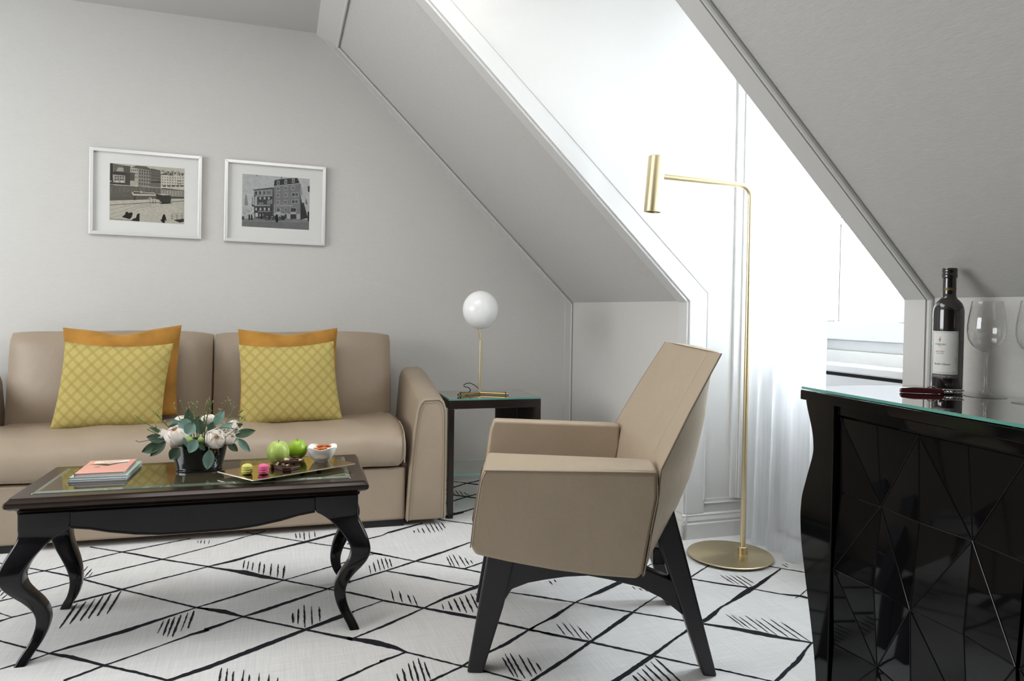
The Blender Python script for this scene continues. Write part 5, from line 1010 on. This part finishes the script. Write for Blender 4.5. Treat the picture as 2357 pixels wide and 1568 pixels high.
# tray
ty=thing('serving_tray','thin brass-coloured rhombic serving tray holding the sweets on the coffee table','tray',(0,0,0))
M['trayg']=pm('mirror_gold',(.56,.42,.20),.10,metal=1); M['trayedge']=pm('pale_gold_edge',(.86,.80,.62),.25,metal=.6)
TP=[(-.150,2.385),(-.043,2.238),(.272,2.392),(.165,2.560)]
TZ2=.4832
m=MB(); m.prism([(x,y,.4795) for x,y in TP],(0,0,.0037)); m.m=[1,0,1,1,1,1]; m.build('plate',[M['trayg'],M['trayedge']],ty,smooth=False)
m=MB()
cxy=Vector((sum(p[0] for p in TP)/4,sum(p[1] for p in TP)/4))
for x,y in TP:
    q_=Vector((x,y)).lerp(cxy,.55); m.lathe([(.007,TZ),(.008,.4795)],16,(q_.x,q_.y,0))
m.build('foot',M['black'],ty)
def macaron(label,x,y,col,rz):
    t=thing('macaron',label,'macaron',(x,y,TZ2),rz); mt=pm('macaron_shell_'+label[:4],col,.6,spec=.25,bump=(200,.15,(1,1,1),2)); mc=pm('macaron_cream_'+label[:4],tuple(min(1,c*1.05) for c in col),.7)
    r=.0158
    def ruff(pr,lo,hi): return [[(rr_*math.cos(2*PI*k/48)*(1+(.03*math.sin(k*2.9)+.02*math.sin(k*5.3) if lo<z<hi else 0)),rr_*math.sin(2*PI*k/48)*(1+(.03*math.sin(k*2.9)+.02*math.sin(k*5.3) if lo<z<hi else 0)),z) for k in range(48)] for rr_,z in pr]
    m=MB(); m.rows(ruff([(.0005,.0),(.011,.0002),(.0148,.003),(.0158,.0065),(.0150,.0078),(.0166,.0092),(.0168,.0112),(.0150,.0122),(.0005,.0122)],.0085,.0118),True,True,True); m.build('bottom_shell',mt,t,ang=70)
    m=MB(); m.lathe([(.0005,.0118),(.0138,.0120),(.0144,.0138),(.0138,.0156),(.0005,.0158)],32); m.build('filling',mc,t,ang=70)
    m=MB(); rows=[]
    for rr_,z in ((.0005,.0154),(.0152,.0154),(.0168,.0166),(.0166,.0186),(.0150,.0200),(.0160,.0215),(.0152,.0258),(.0115,.0296),(.006,.0316),(.0005,.0322)): rows.append([(rr_*math.cos(2*PI*k/40)*(1+(.03*math.sin(k*2.9)+.02*math.sin(k*5.3) if .016<z<.0195 else 0)),rr_*math.sin(2*PI*k/40)*(1+(.03*math.sin(k*2.9)+.02*math.sin(k*5.3) if .016<z<.0195 else 0)),z) for k in range(40)])
    m.rows(rows,True,True,True); m.build('top_shell',mt,t,ang=70)
macaron('pale yellow-green macaron on the gold tray',-.062,2.322,(.58,.56,.15),0); macaron('bright pink macaron on the gold tray',-.014,2.310,(.70,.13,.26),1)
def apple(label,x,y,r,h,col,rz):
    t=thing('apple',label,'apple',(x,y,TZ2),rz); m=MB(); rows=[]
    for i in range(33):
        a=PI*i/32; rad=r*math.sin(a)*(1+.06*math.cos(a)); z=h/2*(1-math.cos(a))
        if a>PI-.75: z-=(a-(PI-.75))**2*h*.30
        if a<.5: z+=(.5-a)**2*h*.18
        rows.append([((rad+.0003)*math.cos(2*PI*k/40)*(1+.012*math.cos(5*2*PI*k/40)),(rad+.0003)*math.sin(2*PI*k/40)*(1+.012*math.cos(5*2*PI*k/40)),max(z,.0)) for k in range(40)])
    m.rows(rows,True,True,True); mt=pm('apple_skin',col,.32,spec=.5,var=(60,.12,(1,1,.4))); m.build('flesh',mt,t,ang=180)
    m=MB(); m.tube([(0,0,h*.84),(.001,0,h*.93),(.003,.001,h*.985)],.0011,6); m.build('stalk',M['stalk'],t)
apple('pale green apple, the larger one in front on the gold tray',.030,2.448,.0355,.079,(.40,.52,.12),.3)
apple('bright green apple standing behind the larger pale one',.092,2.505,.0318,.070,(.30,.48,.03),1.4)
# bowl of apricots
bx,by=.170,2.455
bwl=thing('snack_bowl','small square white bowl with pointed corners holding dried apricots','bowl',(bx,by,TZ2),-.18); bwl.scale=(1.30,1.22,1.08)
M['porc']=pm('white_porcelain',(.90,.89,.86),.15,spec=.5,coat=.3)
def bowlrow(r,z,sq,lift=0,n=40):
    out=[]
    for k in range(n):
        a=2*PI*k/n+PI/4; c,s=math.cos(a),math.sin(a); e=lerp(2.0,4.0,sq); rad=r/((abs(c)**e+abs(s)**e)**(1/e)); cor=abs(math.sin(2*a)) # 1 at corners
        out.append((rad*c,rad*s,z+lift*cor**2))
    return out
m=MB(); m.rows([bowlrow(.018,0,.6),bowlrow(.019,.003,.6),bowlrow(.026,.012,.6),bowlrow(.034,.030,.8,.002),bowlrow(.0365,.040,.75,.008),bowlrow(.0352,.0405,.75,.008),bowlrow(.032,.030,.8,.002),bowlrow(.024,.014,.6),bowlrow(.015,.006,.5)],True,True,True); m.build('porcelain_body',M['porc'],bwl,ang=70)
M['apri']=pm('dried_apricot',(.50,.14,.035),.5,spec=.4,bump=(60,.8,(1,1,1),3))
for i,(x,y,z,a,b_,nm) in enumerate(((-.012,-.010,.0335,.2,.1,'dried apricot lying flat at the front left in the white bowl'),(.002,-.014,.0365,1.0,-.15,'dried apricot at the front middle of the white bowl'),(.014,.002,.0405,2.0,.25,'dried apricot on top of the pile, right side of the white bowl'),(-.004,.010,.0395,2.7,.1,'dried apricot towards the back of the white bowl'),(.010,-.004,.029,.5,.2,'dried apricot half hidden under the top ones in the white bowl'),(-.010,.006,.028,1.5,0,'dried apricot at the left, low down in the white bowl'))):
    m=MB(); rows=[]
    for i2 in range(9):
        t=.05+(PI-.1)*i2/8; rows.append([(.0125*math.sin(t)*math.cos(q_)*(1+.1*math.cos(2*q_+i)),.0105*math.sin(t)*math.sin(q_),-.0042*math.cos(t)-.0015*math.cos(3*q_+i)*math.sin(t)) for q_ in [2*PI*k/18 for k in range(18)]])
    m.rows(rows,True,True,True); o=m.build('dried_apricot',M['apri'],None,ang=180); o.location=(bx+x*1.3,by+y*1.2,TZ2+z+.009); o.scale=(1.15,1.15,1.15); o.rotation_euler=(b_,.15,a); tag(o,nm,'apricot','dried apricots in the bowl')
# chocolate
M['choc']=pm('dark_chocolate',(.045,.018,.012),.35,spec=.5,bump=(120,.4,(1,1,1),3)); M['nut']=pm('nut',(.62,.45,.28),.5)
def choc(label,loc,rz,pts,h,nuts,seed,rx=0):
    t=thing('chocolate_piece',label,'chocolate',loc,rot=(rx,0,rz)); m=MB(); m.prism([(x,y,0) for x,y in pts],(0,0,h)); m.build('slab',M['choc'],t,bevel=.0012,smooth=False)
    rr=random.Random(seed)
    cx_=sum(p[0] for p in pts)/len(pts); cy_=sum(p[1] for p in pts)/len(pts)
    for k in range(nuts):
        p=pts[rr.randrange(len(pts))]; f=rr.uniform(.1,.8); x,y=lerp(cx_,p[0],f),lerp(cy_,p[1],f); m=MB(); r=rr.uniform(.0035,.0055)
        m.rows([[(x+r*math.sin(a)*math.cos(q_)*1.3,y+r*math.sin(a)*math.sin(q_),h+r*.25-r*.8*math.cos(a)) for q_ in [2*PI*i/10 for i in range(10)]] for a in [.1+(PI-.2)*i/6 for i in range(7)]],True,True,True); m.build('nut',M['nut'] if k%2 else M['choc'],t,ang=180)
choc('dark chocolate shard with nuts lying flat in front of the apples',(.048,2.365,TZ2+.0003),-.35,[(-.048,.010),(-.030,.030),(.0,.034),(.042,.030),(.050,.004),(.030,-.026),(.004,-.030),(-.02,-.012)],.010,9,1)
choc('dark chocolate shard with pale nuts resting on top of the other piece',(.066,2.378,TZ2+.0165),-.15,[(-.032,-.004),(-.028,.018),(.010,.020),(.042,.014),(.040,-.012),(.0,-.014)],.008,9,2)
choc('small dark chocolate chunk tucked beside the larger shard',(.022,2.392,TZ2+.0003),.4,[(-.020,-.012),(-.014,.010),(.008,.012),(.014,-.008)],.013,3,3)
# ------------------------------------------------------------------ light
wd=bpy.data.worlds.new('sky'); sc.world=wd; wd.use_nodes=True; nt=wd.node_tree; bg=nt.nodes['Background']
tc=nt.nodes.new('ShaderNodeTexCoord'); sx=nt.nodes.new('ShaderNodeSeparateXYZ'); nt.links.new(tc.outputs['Generated'],sx.inputs[0])
rp=nt.nodes.new('ShaderNodeValToRGB'); rp.color_ramp.elements[0].position=.40; rp.color_ramp.elements[0].color=(.80,.82,.84,1); rp.color_ramp.elements[1].position=.5; rp.color_ramp.elements[1].color=(.90,.95,1.0,1)
mr=nt.nodes.new('ShaderNodeMapRange'); mr.inputs['From Min'].default_value=-1; mr.inputs['From Max'].default_value=1; nt.links.new(sx.outputs[2],mr.inputs[0]); nt.links.new(mr.outputs[0],rp.inputs[0]); nt.links.new(rp.outputs[0],bg.inputs[0])
bg.inputs[1].default_value=SKY
def portal(nm,a,b_):
    l=bpy.data.lights.new(nm,'AREA'); l.shape='RECTANGLE'; l.size=b_-a-.15; l.size_y=1.45; l.cycles.is_portal=True
    o=bpy.data.objects.new(nm,l); COL.objects.link(o); n_=Vector((math.cos(A2),math.sin(A2),0)); d=Vector((math.sin(A2),-math.cos(A2),0)); p=Vector(C2)+n_*(VW+.16)+d*((a+b_)/2); o.location=(p.x,p.y,1.55)
    o.rotation_euler=(math.radians(90),0,math.radians(90)+A2)
portal('window_daylight',*D1)
def ceil_fill(x,y,sx,sy,e,col=(1,.985,.96)):  # unseen soft light added under the ceiling to brighten the room
    l=bpy.data.lights.new('ceiling_light','AREA'); l.shape='RECTANGLE'; l.size=sx; l.size_y=sy; l.energy=e; l.color=col
    o=bpy.data.objects.new('ceiling_light',l); COL.objects.link(o); o.location=(x,y,CEIL-.015)
for x,y,sx,sy,e in CEIL_FILL: ceil_fill(x,y,sx,sy,e)
l=bpy.data.lights.new('window_daylight','AREA'); l.shape='RECTANGLE'; l.size=LEFT_FILL[1]; l.size_y=1.3; l.energy=LEFT_FILL[0]; l.color=(.93,.97,1)
o=bpy.data.objects.new('window_daylight',l); COL.objects.link(o); o.location=(-3.0,LEFT_FILL[2],1.5); o.rotation_euler=(math.radians(90),0,math.radians(-90))  # added daylight-coloured fill by the left wall; there is no window there
# ------------------------------------------------------------------ camera
F_=1640.; yaw=math.atan((1178.5-620)/F_); pit=math.atan(F_/74000.); rol=.0146
fw=Vector((math.sin(yaw)*math.cos(pit),math.cos(yaw)*math.cos(pit),-math.sin(pit)))
r0=fw.cross(Vector((0,0,1))).normalized(); u0=r0.cross(fw)
rt_=r0*math.cos(rol)+u0*math.sin(rol); up_=u0*math.cos(rol)-r0*math.sin(rol)
cd=bpy.data.cameras.new('camera'); cam=bpy.data.objects.new('camera',cd); COL.objects.link(cam)
cd.sensor_fit='HORIZONTAL'; cd.sensor_width=36; cd.lens=F_/2357*36; cd.shift_y=(749.498-784)/2357*1.0*-1*-1; cd.clip_start=.02
cam.matrix_world=Matrix(((rt_.x,up_.x,-fw.x,0),(rt_.y,up_.y,-fw.y,0),(rt_.z,up_.z,-fw.z,1.0),(0,0,0,1)))
sc.camera=cam
sc.view_settings.view_transform='Standard'; sc.view_settings.look='None'; sc.view_settings.exposure=EXPO; sc.view_settings.gamma=1
try: sc.view_settings.use_curve_mapping=False
except Exception: pass
sc.cycles.use_denoising=True; sc.cycles.max_bounces=10; sc.cycles.use_adaptive_sampling=True; sc.cycles.adaptive_threshold=.015; sc.cycles.diffuse_bounces=7; sc.cycles.glossy_bounces=6; sc.cycles.transparent_max_bounces=14; sc.cycles.caustics_reflective=False; sc.cycles.caustics_refractive=False
sc.cycles.sample_clamp_indirect=40
